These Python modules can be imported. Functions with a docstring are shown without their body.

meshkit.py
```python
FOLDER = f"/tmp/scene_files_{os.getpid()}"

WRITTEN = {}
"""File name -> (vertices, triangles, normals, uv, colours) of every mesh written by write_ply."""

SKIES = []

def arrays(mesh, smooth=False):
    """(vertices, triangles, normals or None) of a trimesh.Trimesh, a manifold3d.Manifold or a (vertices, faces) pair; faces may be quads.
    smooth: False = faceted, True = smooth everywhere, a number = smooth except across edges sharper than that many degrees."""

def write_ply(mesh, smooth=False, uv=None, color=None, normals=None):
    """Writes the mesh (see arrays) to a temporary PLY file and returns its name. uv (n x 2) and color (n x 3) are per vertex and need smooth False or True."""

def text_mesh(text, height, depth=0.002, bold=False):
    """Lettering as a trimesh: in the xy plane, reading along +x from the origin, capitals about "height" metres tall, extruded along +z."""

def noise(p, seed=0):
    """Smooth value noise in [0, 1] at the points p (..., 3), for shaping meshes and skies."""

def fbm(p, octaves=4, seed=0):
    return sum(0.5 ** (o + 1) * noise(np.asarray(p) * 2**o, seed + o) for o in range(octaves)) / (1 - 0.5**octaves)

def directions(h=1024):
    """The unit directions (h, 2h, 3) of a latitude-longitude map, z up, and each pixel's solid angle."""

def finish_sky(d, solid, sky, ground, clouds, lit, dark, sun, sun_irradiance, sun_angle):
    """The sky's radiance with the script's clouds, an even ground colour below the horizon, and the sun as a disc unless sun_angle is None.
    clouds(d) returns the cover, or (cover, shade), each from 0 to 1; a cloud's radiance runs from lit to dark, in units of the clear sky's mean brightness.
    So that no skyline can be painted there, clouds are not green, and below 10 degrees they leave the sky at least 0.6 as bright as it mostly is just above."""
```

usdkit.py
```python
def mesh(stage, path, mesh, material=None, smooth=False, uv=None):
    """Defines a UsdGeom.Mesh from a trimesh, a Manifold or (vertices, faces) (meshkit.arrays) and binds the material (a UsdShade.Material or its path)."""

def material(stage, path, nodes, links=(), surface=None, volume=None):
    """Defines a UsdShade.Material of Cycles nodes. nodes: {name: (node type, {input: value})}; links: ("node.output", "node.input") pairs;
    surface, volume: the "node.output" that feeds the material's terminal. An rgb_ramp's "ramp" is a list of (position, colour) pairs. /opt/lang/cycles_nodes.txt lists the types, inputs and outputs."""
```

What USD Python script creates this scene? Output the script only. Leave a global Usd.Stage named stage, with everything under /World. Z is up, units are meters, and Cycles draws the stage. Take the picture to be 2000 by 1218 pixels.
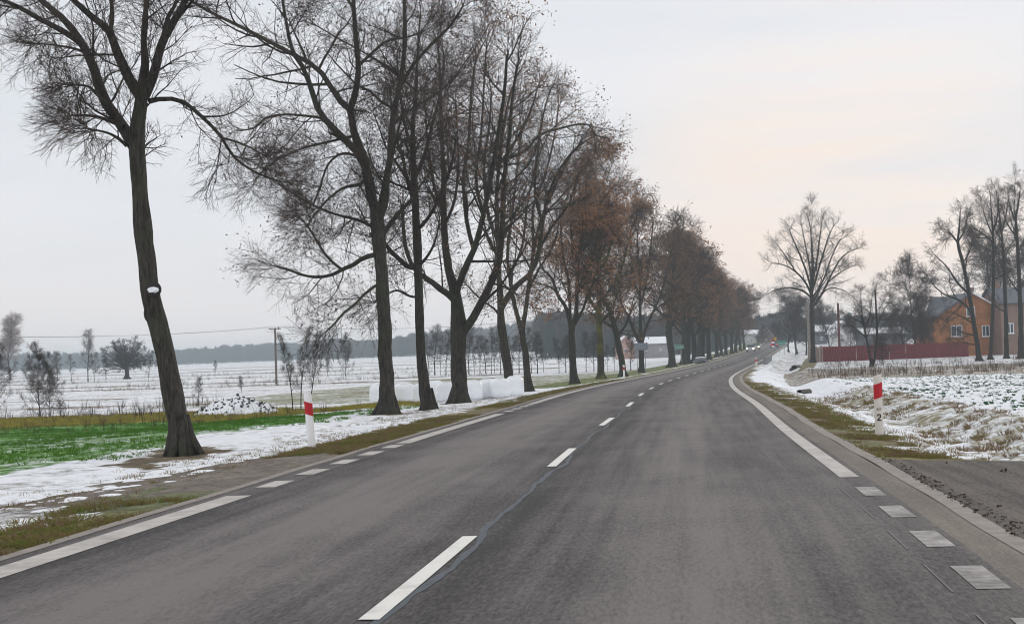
import math, numpy as np, trimesh, usdkit, meshkit
from pxr import Usd, UsdGeom, UsdLux, UsdShade, Sdf, Gf, Vt
from shapely.geometry import Polygon
from shapely import contains_xy
stage = Usd.Stage.CreateInMemory()
UsdGeom.SetStageUpAxis(stage, 'Z'); UsdGeom.SetStageMetersPerUnit(stage, 1.0)
UsdGeom.Xform.Define(stage, '/World'); UsdGeom.Scope.Define(stage, '/World/Looks')
PI = math.pi

# ---------------------------------------------------------------- camera
CAM_H, PITCH, ROLL, FPX = 1.4465, 0.025523, 0.030463, 3192.388
CP, SP, CR, SR = math.cos(PITCH), math.sin(PITCH), math.cos(ROLL), math.sin(ROLL)
up0 = np.array([0, -SP, CP]); right0 = np.array([1., 0, 0]); fwd = np.array([0, CP, SP])
camR, camU = CR*right0 - SR*up0, SR*right0 + CR*up0
cam = UsdGeom.Camera.Define(stage, '/World/camera')
M = Gf.Matrix4d(*camR, 0, *camU, 0, *(-fwd), 0, 0, 0, CAM_H, 1)
cam.AddTransformOp().Set(M)
cam.CreateHorizontalApertureAttr(36.0); cam.CreateVerticalApertureAttr(36.0*623/1024)
cam.CreateFocalLengthAttr(FPX/2000*36); cam.CreateClippingRangeAttr((0.1, 20000))
cam.CreateExposureAttr(0.15)

# ---------------------------------------------------------------- sky and sun (overcast winter afternoon, low pale sun ahead on the right)
SUN_AZ, SUN_EL = math.radians(40), math.radians(22)
STRENGTH = 0.1
def lin(r, g, b):
    return tuple((c/255/12.92 if c/255 <= .04045 else ((c/255+.055)/1.055)**2.4) for c in (r, g, b))
def k10(c, f=1.0): return tuple(x/STRENGTH*f for x in c)
dome = UsdLux.DomeLight.Define(stage, '/World/sky')
dome.GetPrim().SetCustomDataByKey('kind', 'structure')
skymat = usdkit.material(stage, '/World/Looks/sky_material', {
    'tc': ('texture_coordinate', {}),
    'sep': ('separate_xyz', {}),
    'sky': ('sky_texture', {'sky_type': 'single_scattering', 'sun_disc': False, 'sun_elevation': SUN_EL, 'sun_rotation': SUN_AZ, 'aerosol_density': 2.0}),
    'mp': ('mapping', {'scale': (1.6, 1.6, 9.0), 'rotation': (0, 0.06, 0), 'location': (3.1, .4, .15)}),
    'n': ('noise_texture', {'scale': 1.5, 'detail': 3.0, 'roughness': .5}),
    'mr': ('map_range', {'from_min': .3, 'from_max': .7, 'clamp': True}),
    'c1': ('mix_color', {'a': k10(lin(214, 219, 225)), 'b': k10(lin(229, 229, 233)), 'use_clamp': False}),
    'dot': ('vector_math', {'math_type': 'dot_product', 'vector2': (math.sin(.2)*math.cos(.075), math.cos(.2)*math.cos(.075), math.sin(.075))}),
    'glow': ('map_range', {'from_min': .986, 'from_max': 1.0, 'clamp': True, 'to_max': .8, 'range_type': 'smoothstep'}),
    'mp2': ('mapping', {'scale': (3, 3, 26.0), 'rotation': (0, -0.12, 0)}),
    'n2': ('noise_texture', {'scale': 1.5, 'detail': 3.0}),
    'mr2': ('map_range', {'from_min': .25, 'from_max': .65, 'clamp': True}),
    'gm': ('math', {'math_type': 'multiply'}),
    'c2': ('mix_color', {'b': k10(lin(245, 228, 216)), 'use_clamp': False}),
    'low': ('map_range', {'from_min': .0, 'from_max': .10, 'to_min': .85, 'to_max': 0, 'clamp': True}),
    'lown': ('math', {'math_type': 'multiply'}),
    'c3': ('mix_color', {'b': k10(lin(234, 227, 226)), 'use_clamp': False}),
    'out': ('mix_color', {'fac': .97, 'use_clamp': False}),
    'bg': ('background_shader', {'strength': STRENGTH})},
    [('tc.generated', 'sep.vector'), ('tc.generated', 'mp.vector'), ('mp.vector', 'n.vector'), ('n.fac', 'mr.value'), ('mr.result', 'c1.fac'),
     ('tc.generated', 'dot.vector1'), ('dot.value', 'glow.value'), ('tc.generated', 'mp2.vector'), ('mp2.vector', 'n2.vector'), ('n2.fac', 'mr2.value'),
     ('glow.result', 'gm.value1'), ('mr2.result', 'gm.value2'), ('c1.result', 'c3.a'), ('sep.z', 'low.value'), ('low.result', 'c3.fac'),
     ('c3.result', 'c2.a'), ('gm.value', 'c2.fac'), ('sky.color', 'out.a'), ('c2.result', 'out.b'), ('out.result', 'bg.color')],
    surface='bg.background')
UsdShade.MaterialBindingAPI.Apply(dome.GetPrim()).Bind(skymat)
sun = UsdLux.DistantLight.Define(stage, '/World/sun')
sun.CreateIntensityAttr(0.3); sun.CreateAngleAttr(20.0); sun.CreateNormalizeAttr(True); sun.CreateColorAttr(Gf.Vec3f(1, .95, .88))
sd = np.array([math.sin(SUN_AZ)*math.cos(SUN_EL), math.cos(SUN_AZ)*math.cos(SUN_EL), math.sin(SUN_EL)])
zx = np.cross([0, 0, 1.], sd); zx /= np.linalg.norm(zx); zy = np.cross(sd, zx)
sun.AddTransformOp().Set(Gf.Matrix4d(*zx, 0, *zy, 0, *sd, 0, 0, 0, 0, 1))

# ---------------------------------------------------------------- helpers
used = {}
def numbered(name, parent='/World'):
    key = (parent, name); n = used.get(key, -1) + 1; used[key] = n
    return f'{parent}/{name}' if n == 0 else f'{parent}/{name}_{n:03d}'
def tag(prim, label=None, cat=None, group=None, kind=None):
    prim = prim.GetPrim() if hasattr(prim, 'GetPrim') else prim
    for k, v in (('label', label), ('category', cat), ('group', group), ('kind', kind)):
        if v: prim.SetCustomDataByKey(k, v)
    return prim
def thing(name, label=None, cat=None, loc=(0, 0, 0), rotz=0, group=None, kind=None, scale=None):
    path = numbered(name)
    x = UsdGeom.Xform.Define(stage, path)
    x.AddTranslateOp().Set(Gf.Vec3d(*map(float, loc)))
    if rotz: x.AddRotateZOp().Set(math.degrees(rotz))
    if scale is not None: x.AddScaleOp().Set(Gf.Vec3f(*map(float, scale)))
    tag(x, label, cat, group, kind)
    return path
def obj(name, mesh, mat, parent='/World', smooth=False, label=None, cat=None, group=None, kind=None, prim=None):
    path = numbered(name, parent)
    m = usdkit.mesh(stage, path, mesh, mat, smooth=smooth)
    tag(m, label, cat, group, kind)
    if prim:
        for k, v in prim.items():
            v = np.asarray(v, np.float32)
            t = Sdf.ValueTypeNames.Color3fArray if v.ndim == 2 else Sdf.ValueTypeNames.FloatArray
            UsdGeom.PrimvarsAPI(m).CreatePrimvar(k, t, 'vertex').Set(Vt.Vec3fArray.FromNumpy(v) if v.ndim == 2 else Vt.FloatArray.FromNumpy(v))
    return path
def copy(src, name, loc, rotz=0, scale=(1, 1, 1), label=None, cat=None, group=None):
    p = thing(name, label, cat, loc, rotz, group, scale=scale)
    pr = stage.GetPrimAtPath(p); pr.GetReferences().AddInternalReference(src); pr.SetInstanceable(True)
    return p
def klass(name):
    stage.CreateClassPrim('/World/Kinds') if not stage.GetPrimAtPath('/World/Kinds') else None
    path = f'/World/Kinds/{name}'
    UsdGeom.Xform.Define(stage, path)
    return path
def cat_(ms): return trimesh.util.concatenate([m for m in ms if m is not None])
def box(cx, cy, cz, sx, sy, sz, rz=0):
    m = trimesh.creation.box([sx, sy, sz])
    if rz: m.apply_transform(trimesh.transformations.rotation_matrix(rz, [0, 0, 1]))
    m.apply_translation([cx, cy, cz]); return m
def cyl(p, q, r, n=10):
    return trimesh.creation.cylinder(radius=r, segment=[p, q], sections=n)
def rbox(sx, sy, sz, r, seg=3, c=(0, 0, 0)):
    s = trimesh.creation.icosphere(subdivisions=seg-1, radius=r)
    pts = []
    for a in (-1, 1):
        for b in (-1, 1):
            for e in (-1, 1):
                pts.append(s.vertices + [a*(sx/2-r), b*(sy/2-r), e*(sz/2-r)])
    m = trimesh.convex.convex_hull(np.vstack(pts)); m.apply_translation(c); return m
def grid_faces(nr, nc):
    i, j = np.meshgrid(np.arange(nr-1), np.arange(nc-1), indexing='ij'); a = (i*nc+j).ravel()
    return np.vstack([np.stack([a, a+1, a+nc+1], 1), np.stack([a, a+nc+1, a+nc], 1)])
def ss(a, b, x):
    t = np.clip((np.asarray(x, float)-a)/(b-a), 0, 1); return t*t*(3-2*t)

# ---------------------------------------------------------------- road line and terrain
K = np.array([-10, 15, 30, 45, 60, 80, 105, 135, 180, 240, 320, 430, 700.])
KAP = np.array([-0.00246428, -0.00137084, 0.0015313, -0.00148779, 0.0013533, 0.000521946, 0.000791984, 0.000461689, -3.23133e-05, 2.88669e-05, 0.000264143, -0.000306718, -0.000294922])
VC = np.array([-0.000226375, -0.000253705, 2.69663e-05, -0.000104456, -7.46042e-05, -4.41878e-05, 8.19233e-05, 0.00014484, 1.18205e-05, 0.000100398, 4.56487e-05, 4.88221e-05, 3.59025e-05])
S = np.arange(-10, 700, 1.0)
_th = np.cumsum(np.interp(S, K, KAP)); _th = _th-_th[10]+0.13203
_x = np.cumsum(np.sin(_th)); _y = np.cumsum(np.cos(_th)); _x = _x-_x[10]+-1.94949; _y = _y-_y[10]
_g = np.cumsum(np.interp(S, K, VC)); _g = _g-_g[10]+0.00199741
_g = _g*(1-ss(430, 520, S))
_z = np.cumsum(_g); _z = _z-_z[10]
def ext(a):  # straight on beyond both ends
    return a
Yr = np.concatenate([[-80], _y, [2500]]); Xr = np.concatenate([[_x[0]-70*math.tan(_th[0])], _x, [_x[-1]+(2500-_y[-1])*math.tan(_th[-1])]])
Zr = np.concatenate([[_z[0]], _z, [_z[-1]]]); Tr = np.concatenate([[_th[0]], _th, [_th[-1]]])
def xc(y): return np.interp(y, Yr, Xr)
def zr(y): return np.interp(y, Yr, Zr)
def th(y): return np.interp(y, Yr, Tr)
def at_s(s): return np.interp(s, S, _y)
def lat(x, y): return (x-xc(y))*np.cos(th(y))
def sd_point(s, d):
    """Point of the road plane at distance s along it and d metres right of the centre line."""
    t = np.interp(s, S, _th); return np.stack(np.broadcast_arrays(np.interp(s, S, _x)+d*np.cos(t), np.interp(s, S, _y)-d*np.sin(t), np.interp(s, S, _z)+0*d), -1)
def h(x, y):
    x, y = np.asarray(x, float), np.asarray(y, float)
    d, z = lat(x, y), zr(y)
    az = x/np.maximum(y, 60)
    far = -.5 + 2.9*np.clip((az+.282)/.194, -.5, 1.7)
    base = -.75-.5*ss(40, 80, y)
    fieldL = base + (far-base)*ss(120, 1500, y)
    l = -d
    zl = z-.03-.2*ss(3.6, 7.5, l)
    w = ss(8, 21, l)
    left = zl*(1-w)+fieldL*w
    di = ss(20.5, 24, y+.35*(d-4))
    prof = -.03-.07*ss(4.1, 5.4, d) - di*.5*ss(5.3, 6.9, d) + di*.42*ss(7.2, 8.9, d) - .06*ss(4, 9, d)
    farR = ss(60, 300, d)
    right = z+prof
    right = right*(1-farR) + farR*np.maximum(right, right*.6+.6)
    out = np.where(d < 0, left, right)
    return np.where((d > -3.45) & (d < 4.05), z-.05, out)
def ray(px, py):
    a, b = px-1000, py-609
    a, b = a*CR-b*SR, a*SR+b*CR
    v = a/FPX*right0 - b/FPX*up0 + fwd
    return v/v[1]
def G(px, py, n=60):
    """Ground point seen at a pixel of the 2000-wide photograph."""
    v = ray(px, py); ys = np.geomspace(4, 1600, 900)
    dz = CAM_H+v[2]*ys-h(v[0]*ys, ys)
    i = np.argmax(dz < 0) if (dz < 0).any() else len(ys)-1
    a, b = ys[max(i-1, 0)], ys[i]
    for _ in range(30):
        m = (a+b)/2
        if CAM_H+v[2]*m-h(v[0]*m, m) < 0: b = m
        else: a = m
    return np.array([v[0]*b, b, float(h(v[0]*b, b))])
def at(px, py, Y):
    v = ray(px, py); return np.array([0, 0, CAM_H])+v*Y
def on(x, y, dz=0): return np.array([x, y, float(h(x, y))+dz])

# ---------------------------------------------------------------- materials
def mat(name, nodes, links, surface='p.BSDF', volume=None):
    return usdkit.material(stage, '/World/Looks/'+name, nodes, links, surface=surface, volume=volume)
def plain(name, col, rough=.7, var=.25, scale=6., bump=.0, spec=.3, **kw):
    c = np.array(col)
    nodes = {'tc': ('texture_coordinate', {}), 'n': ('noise_texture', {'scale': scale, 'detail': 4., 'roughness': .6}),
             'r': ('rgb_ramp', {'ramp': [(.25, tuple(c*(1-var))), (.75, tuple(np.minimum(c*(1+var), 1)))]}),
             'p': ('principled_bsdf', {'roughness': rough, 'specular_ior_level': spec, **kw})}
    links = [('tc.object', 'n.vector'), ('n.fac', 'r.fac'), ('r.color', 'p.base_color')]
    if bump:
        nodes['b'] = ('bump', {'strength': bump, 'distance': .02}); links += [('n.fac', 'b.height'), ('b.normal', 'p.normal')]
    return mat(name, nodes, links)
def bark(name, dark, light, moss, mossamt=.5):
    return mat(name, {'tc': ('texture_coordinate', {}), 'mp': ('mapping', {'scale': (9, 9, 1.6)}),
        'n': ('noise_texture', {'scale': 2.2, 'detail': 6., 'roughness': .65, 'distortion': .6}), 'n2': ('noise_texture', {'scale': .9, 'detail': 3.}),
        'r': ('rgb_ramp', {'ramp': [(.35, dark), (.52, tuple(np.mean([dark, light], 0))), (.7, light)]}),
        'mr': ('map_range', {'from_min': .46, 'from_max': .64, 'to_max': mossamt, 'clamp': True}), 'mx': ('mix_color', {'b': moss}),
        'b': ('bump', {'strength': 1.0, 'distance': .06}), 'p': ('principled_bsdf', {'roughness': .9, 'specular_ior_level': .2})},
        [('tc.object', 'mp.vector'), ('mp.vector', 'n.vector'), ('tc.object', 'n2.vector'), ('n.fac', 'r.fac'), ('n2.fac', 'mr.value'), ('mr.result', 'mx.fac'),
         ('r.color', 'mx.a'), ('mx.result', 'p.base_color'), ('n.fac', 'b.height'), ('b.normal', 'p.normal')])
m_bark = bark('bark', (.011, .0095, .0085), (.085, .073, .062), (.045, .052, .03), .6)
m_bark_mossy = bark('mossy_bark', (.02, .02, .014), (.085, .075, .06), (.13, .13, .015), .8)
m_bark_alder = bark('alder_bark', (.014, .012, .011), (.055, .047, .041), (.04, .045, .025), .4)
m_twig = plain('twig', (.055, .037, .030), .85, .35, 1.2)
m_twig_dark = plain('dark_twig', (.026, .021, .02), .85, .3, 1.2)
m_twig_pale = plain('pale_twig', (.30, .235, .22), .85, .3, 1.2)
def leafmat(name, a, b, tr=.25):
    return mat(name, {'g': ('geometry', {}), 'r': ('rgb_ramp', {'ramp': [(0, a), (1, b)]}), 'd': ('diffuse_bsdf', {}), 't': ('translucent_bsdf', {}), 'm': ('mix_closure', {'fac': tr})},
        [('g.random_per_island', 'r.fac'), ('r.color', 'd.color'), ('r.color', 't.color'), ('d.BSDF', 'm.closure1'), ('t.BSDF', 'm.closure2')], surface='m.closure')
m_leaf_brown = leafmat('dead_leaf', (.30, .165, .095), (.52, .34, .21), .45)
m_leaf_dark = leafmat('dark_dead_leaf', (.20, .125, .08), (.38, .25, .165), .4)
m_seed = leafmat('seed_cluster', (.07, .040, .032), (.17, .09, .068), .3)
m_grass = leafmat('verge_grass', (.19, .155, .06), (.27, .27, .09), .35)
m_grass_green = leafmat('green_verge_grass', (.14, .17, .04), (.24, .29, .08), .35)
m_grass_dry = leafmat('dry_grass', (.20, .14, .085), (.34, .25, .15), .25)
m_grass_yellow = leafmat('yellow_grass', (.30, .27, .05), (.42, .45, .10), .35)
m_wheat = leafmat('winter_wheat', (.075, .18, .02), (.15, .30, .035), .35)
m_rape = leafmat('field_leaf', (.04, .10, .045), (.09, .20, .075), .25)
m_weed = leafmat('weed', (.07, .045, .035), (.16, .10, .08), .1)

m_ground = mat('ground_material', {
    'g': ('geometry', {}), 'as': ('attribute', {'attribute': 'snow'}), 'at': ('attribute', {'attribute': 'tint'}),
    'mp': ('mapping', {'scale': (1., 1., 1.)}),
    'n1': ('noise_texture', {'scale': 2.6, 'detail': 7., 'roughness': .68}), 'n2': ('noise_texture', {'scale': .22, 'detail': 3.}), 'n3': ('noise_texture', {'scale': 9., 'detail': 5., 'roughness': .7}),
    'mpf': ('mapping', {'scale': (.05, .9, 1.), 'rotation': (0, 0, .22)}), 'nf': ('noise_texture', {'scale': .8, 'detail': 4., 'roughness': .6}),
    'a1': ('math', {'math_type': 'multiply_add', 'value2': .95}), 'a2': ('math', {'math_type': 'multiply_add', 'value2': .5}), 'a3': ('math', {'math_type': 'multiply_add', 'value2': .3}),
    'mr': ('map_range', {'from_min': 1.23, 'from_max': 1.54, 'clamp': True, 'range_type': 'smoothstep'}),
    'tv': ('map_range', {'from_min': .3, 'from_max': .7, 'to_min': .45, 'to_max': 1.6}),
    'tm': ('vector_math', {'math_type': 'scale'}),
    'sn': ('rgb_ramp', {'ramp': [(.3, (.66, .68, .72)), (.6, (.84, .85, .87))]}),
    'mx': ('mix_color', {}), 'bh': ('math', {'math_type': 'multiply_add', 'value2': .6}),
    'b': ('bump', {'strength': .8, 'distance': .06}), 'p': ('principled_bsdf', {'roughness': .85, 'specular_ior_level': .25})},
    [('g.position', 'n1.vector'), ('g.position', 'n2.vector'), ('g.position', 'n3.vector'), ('g.position', 'mpf.vector'), ('mpf.vector', 'nf.vector'),
     ('n1.fac', 'a1.value1'), ('as.fac', 'a1.value3'), ('n2.fac', 'a2.value1'), ('a1.value', 'a2.value3'), ('nf.fac', 'a3.value1'), ('a2.value', 'a3.value3'),
     ('a3.value', 'mr.value'), ('n3.fac', 'tv.value'), ('at.color', 'tm.vector1'), ('tv.result', 'tm.scale'), ('n1.fac', 'sn.fac'),
     ('mr.result', 'mx.fac'), ('tm.vector', 'mx.a'), ('sn.color', 'mx.b'), ('mx.result', 'p.base_color'),
     ('n3.fac', 'bh.value1'), ('n1.fac', 'bh.value3'), ('bh.value', 'b.height'), ('b.normal', 'p.normal')])
# asphalt: fine aggregate, long streaks along the road (primvar "lane" is metres from the centre line, "run" metres along it)
def asphalt(name, dark, light, streak=.5, speck=1.0):
    return mat(name, {
        'g': ('geometry', {}), 'al': ('attribute', {'attribute': 'lane'}), 'ar': ('attribute', {'attribute': 'run'}), 'cx': ('combine_xyz', {}),
        'mp': ('mapping', {'scale': (4.5, .11, 1)}), 'ns': ('noise_texture', {'scale': 1., 'detail': 5., 'roughness': .6}),
        'mp2': ('mapping', {'scale': (.8, .35, 1)}), 'nb': ('noise_texture', {'scale': 1., 'detail': 5., 'roughness': .65}),
        'nf': ('noise_texture', {'scale': 1., 'detail': 4., 'roughness': .8}), 'v': ('voronoi_texture', {'scale': 55.}),
        'mf': ('math', {'math_type': 'multiply_add', 'value2': streak}), 'mb': ('math', {'math_type': 'multiply_add', 'value2': .7}), 'atk': ('attribute', {'attribute': 'track'}), 'mt': ('math', {'math_type': 'multiply_add', 'value2': .34}), 'mk': ('math', {'math_type': 'multiply', 'value2': speck}),
        'r': ('rgb_ramp', {'ramp': [(.25, dark), (.75, light)]}), 'nrm': ('map_range', {'from_min': (speck+.7+streak)/2-.60, 'from_max': (speck+.7+streak)/2+.66}), 'mp3': ('mapping', {'scale': (34., 7., 1.)}),
        'b': ('bump', {'strength': .35, 'distance': .006}), 'p': ('principled_bsdf', {'roughness': .8, 'specular_ior_level': .22})},
        [('al.fac', 'cx.x'), ('ar.fac', 'cx.y'), ('cx.vector', 'mp.vector'), ('cx.vector', 'mp2.vector'), ('mp.vector', 'ns.vector'), ('mp2.vector', 'nb.vector'),
         ('cx.vector', 'mp3.vector'), ('mp3.vector', 'nf.vector'), ('g.position', 'v.vector'), ('nf.fac', 'mk.value1'), ('nb.fac', 'mb.value1'), ('mk.value', 'mb.value3'), ('ns.fac', 'mf.value1'), ('mb.value', 'mf.value3'),
         ('atk.fac', 'mt.value1'), ('mf.value', 'mt.value3'), ('mt.value', 'nrm.value'), ('nrm.result', 'r.fac'), ('r.color', 'p.base_color'), ('v.distance', 'b.height'), ('b.normal', 'p.normal')])
m_asphalt = asphalt('asphalt', (.030, .0275, .0280), (.170, .151, .145), .8, 1.3)
m_asphalt_old = asphalt('old_asphalt', (.018, .015, .0135), (.135, .108, .092), 1.3, 1.7)
m_dirt_edge = asphalt('dirty_asphalt', (.07, .06, .051), (.235, .20, .165), .6, 1.)
def worn(name, col, under, amt):
    return mat(name, {'g': ('geometry', {}), 'n': ('noise_texture', {'scale': 5., 'detail': 7., 'roughness': .75}), 'n2': ('noise_texture', {'scale': 1.3, 'detail': 3.}),
        'a': ('math', {'math_type': 'multiply_add', 'value2': .6}), 'mr': ('map_range', {'from_min': .5+amt, 'from_max': .95+amt, 'to_max': 1, 'clamp': True}),
        'mx': ('mix_color', {'a': col, 'b': under}), 'p': ('principled_bsdf', {'roughness': .7})},
        [('g.position', 'n.vector'), ('g.position', 'n2.vector'), ('n2.fac', 'a.value1'), ('n.fac', 'a.value3'), ('a.value', 'mr.value'), ('mr.result', 'mx.fac'), ('mx.result', 'p.base_color')])
m_paint = worn('road_paint', (.74, .72, .67), (.45, .43, .40), .3)
m_paint_edge = worn('edge_paint', (.50, .46, .425), (.22, .20, .185), .2)
m_paint_worn = worn('worn_paint', (.47, .44, .41), (.10, .09, .086), .03)
m_paint_faint = worn('faint_paint', (.15, .138, .13), (.10, .09, .086), .0)
m_seal = plain('joint_seal', (.062, .074, .086), .55, .2, 3.)
m_concrete = plain('pale_concrete', (.25, .22, .195), .85, .25, 5., .3)
m_wall_grey = plain('grey_concrete', (.17, .175, .18), .85, .3, 2., .3)
m_snow = plain('snow', (.82, .83, .85), .7, .05, 8., .5)
m_white = plain('white_post', (.62, .57, .51), .5, .06, 8.)
m_white_l = plain('bright_white_post', (.78, .76, .76), .5, .04, 8.)
m_red = plain('red_reflector', (.42, .012, .02), .35, .15, 12.)
m_black = plain('black_print', (.012, .012, .012), .5, .1)
m_green = plain('green_sign', (.005, .19, .12), .4, .08)
m_signwhite = plain('sign_white', (.8, .8, .8), .4, .03)
m_signback = plain('sign_back', (.20, .23, .26), .45, .12, 3., metallic=.3)
m_metal = plain('grey_metal', (.25, .26, .27), .5, .15)
m_pole = plain('weathered_pole', (.14, .115, .10), .85, .25, 4., .3)
m_pole_red = plain('dark_red_pole', (.12, .045, .04), .8, .25, 4., .3)
m_wire = plain('wire', (.06, .06, .065), .6, .1)
m_wrap = plain('bale_wrap', (.82, .83, .85), .32, .06, 2.2, .5, .4)
m_stone = plain('rubble_stone', (.055, .05, .05), .9, .4, 5., .4)
m_roof = plain('grey_roof', (.10, .11, .125), .7, .2, 3.)
m_glass = mat('window_glass', {'p': ('principled_bsdf', {'base_color': (.03, .045, .055), 'roughness': .08, 'specular_ior_level': .6})}, [])
m_frame = plain('window_frame', (.75, .76, .78), .5, .04)
m_fence = plain('red_fence', (.135, .022, .026), .55, .2, 1.2)
m_brick_pier = plain('brick_pier', (.33, .22, .18), .85, .25, 4.)
m_brick = mat('orange_brick', {'tc': ('texture_coordinate', {}), 'sep': ('separate_xyz', {}), 'ad': ('math', {'math_type': 'add'}), 'cx': ('combine_xyz', {}),
    'br': ('brick_texture', {'scale': 1., 'color1': (.42, .175, .062), 'color2': (.33, .12, .044), 'mortar': (.36, .2, .11), 'brick_width': .26, 'row_height': .085, 'mortar_size': .01}),
    'n': ('noise_texture', {'scale': .8, 'detail': 4.}), 'mr': ('map_range', {'from_min': .3, 'from_max': .7, 'to_min': .7, 'to_max': 1.25}), 'sc': ('vector_math', {'math_type': 'scale'}), 'p': ('principled_bsdf', {'roughness': .9, 'specular_ior_level': .2})},
    [('tc.object', 'sep.vector'), ('sep.x', 'ad.value1'), ('sep.y', 'ad.value2'), ('ad.value', 'cx.x'), ('sep.z', 'cx.y'), ('cx.vector', 'br.vector'), ('tc.object', 'n.vector'), ('n.fac', 'mr.value'),
     ('br.color', 'sc.vector1'), ('mr.result', 'sc.scale'), ('sc.vector', 'p.base_color')])
m_plaster = plain('white_plaster', (.62, .61, .60), .9, .08, .8)
m_pinkwall = plain('pale_pink_wall', (.42, .27, .22), .9, .15, .8)
m_greywall = plain('grey_wall', (.30, .28, .29), .9, .15, .8)
m_darkwall = plain('dark_grey_wall', (.12, .12, .135), .9, .2, .8)
m_brownwall = plain('brown_wall', (.22, .15, .12), .9, .15, .8)
m_conifer = leafmat('conifer', (.03, .045, .042), (.05, .07, .06), .15)
m_conifer_pale = leafmat('pale_conifer', (.05, .065, .06), (.085, .105, .09), .15)
m_wood_pale = leafmat('pale_woodland_twig', (.11, .09, .085), (.18, .15, .14), .2)
m_wood_twig = leafmat('woodland_twig', (.045, .036, .033), (.09, .07, .062), .2)

# ---------------------------------------------------------------- haze: the cold air that turns the far wood blue
hz = trimesh.creation.box([3600, 2900, 28]); hz.apply_translation([0, 1250, 11.5])
m_haze = mat('haze_material', {'v': ('principled_volume', {'color': (.80, .92, 1.0), 'density': .00045, 'anisotropy': .2})}, [], surface=None, volume='v.volume')
obj('haze', hz, m_haze, kind='stuff')

# ---------------------------------------------------------------- ground: one sheet
def poly(pts): return Polygon([tuple(G(*p)[:2]) for p in pts]).buffer(0)
ydn = np.concatenate([[-60, -40, -25, -15, -8, -3, 0, 2, 4]])
ys = [5.]
while ys[-1] < 2400: ys.append(ys[-1]+max(.15, .008*ys[-1]))
ys = np.concatenate([ydn, ys])
def outward(a, b, s0, f):
    o, s = [a], s0
    while o[-1] < b: o.append(o[-1]+s); s *= f
    return o
rgt = np.arange(4.05, 12.5, .15).tolist(); rgt += outward(12.6, 1500, .16, 1.065)
lft = np.arange(3.45, 11, .15).tolist(); lft += outward(11.1, 1700, .16, 1.06)
ds = np.concatenate([-np.array(lft[::-1]), np.linspace(-3.3, 3.9, 7), rgt])
YY, DD = np.meshgrid(ys, ds, indexing='ij')
XX = xc(YY)+DD/np.cos(th(YY))
ZZ = h(XX, YY)
pn = np.stack([XX, YY, 0*XX], -1)
n_a = meshkit.fbm(pn*1.1, 4, 3); n_b = meshkit.fbm(pn*5.0, 3, 9)
rough = ss(4.2, 5.2, DD)+ss(3.7, 4.6, -DD)
drive_zone = (1-ss(20.2, 21.5, YY+.35*(DD-4)))*(DD > 0)*ss(3, 4, YY)
bank = ss(5.2, 6.3, DD)*(1-ss(9, 11, DD))
ZZ = ZZ+rough*(1-drive_zone)*((n_a-.5)*(.10+.22*bank)+(n_b-.5)*.045)*np.where(np.abs(DD) > 3.4, 1, 0)
snow = np.full(XX.shape, .62); tint = np.empty(XX.shape+(3,)); tint[:] = (.13, .115, .07)
jx = (meshkit.fbm(pn*.7, 4, 21)-.5)*2; jy = (meshkit.fbm(pn*.7, 4, 22)-.5)*2
PX, PY = XX+jx*.9, YY+jy*np.maximum(.9, .05*YY)
def paint(mask, sn=None, col=None, a=1.0):
    m = np.asarray(mask, float)*a
    if sn is not None: snow[:] = snow*(1-m)+sn*m
    if col is not None: tint[:] = tint*(1-m[..., None])+np.array(col)*m[..., None]
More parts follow.
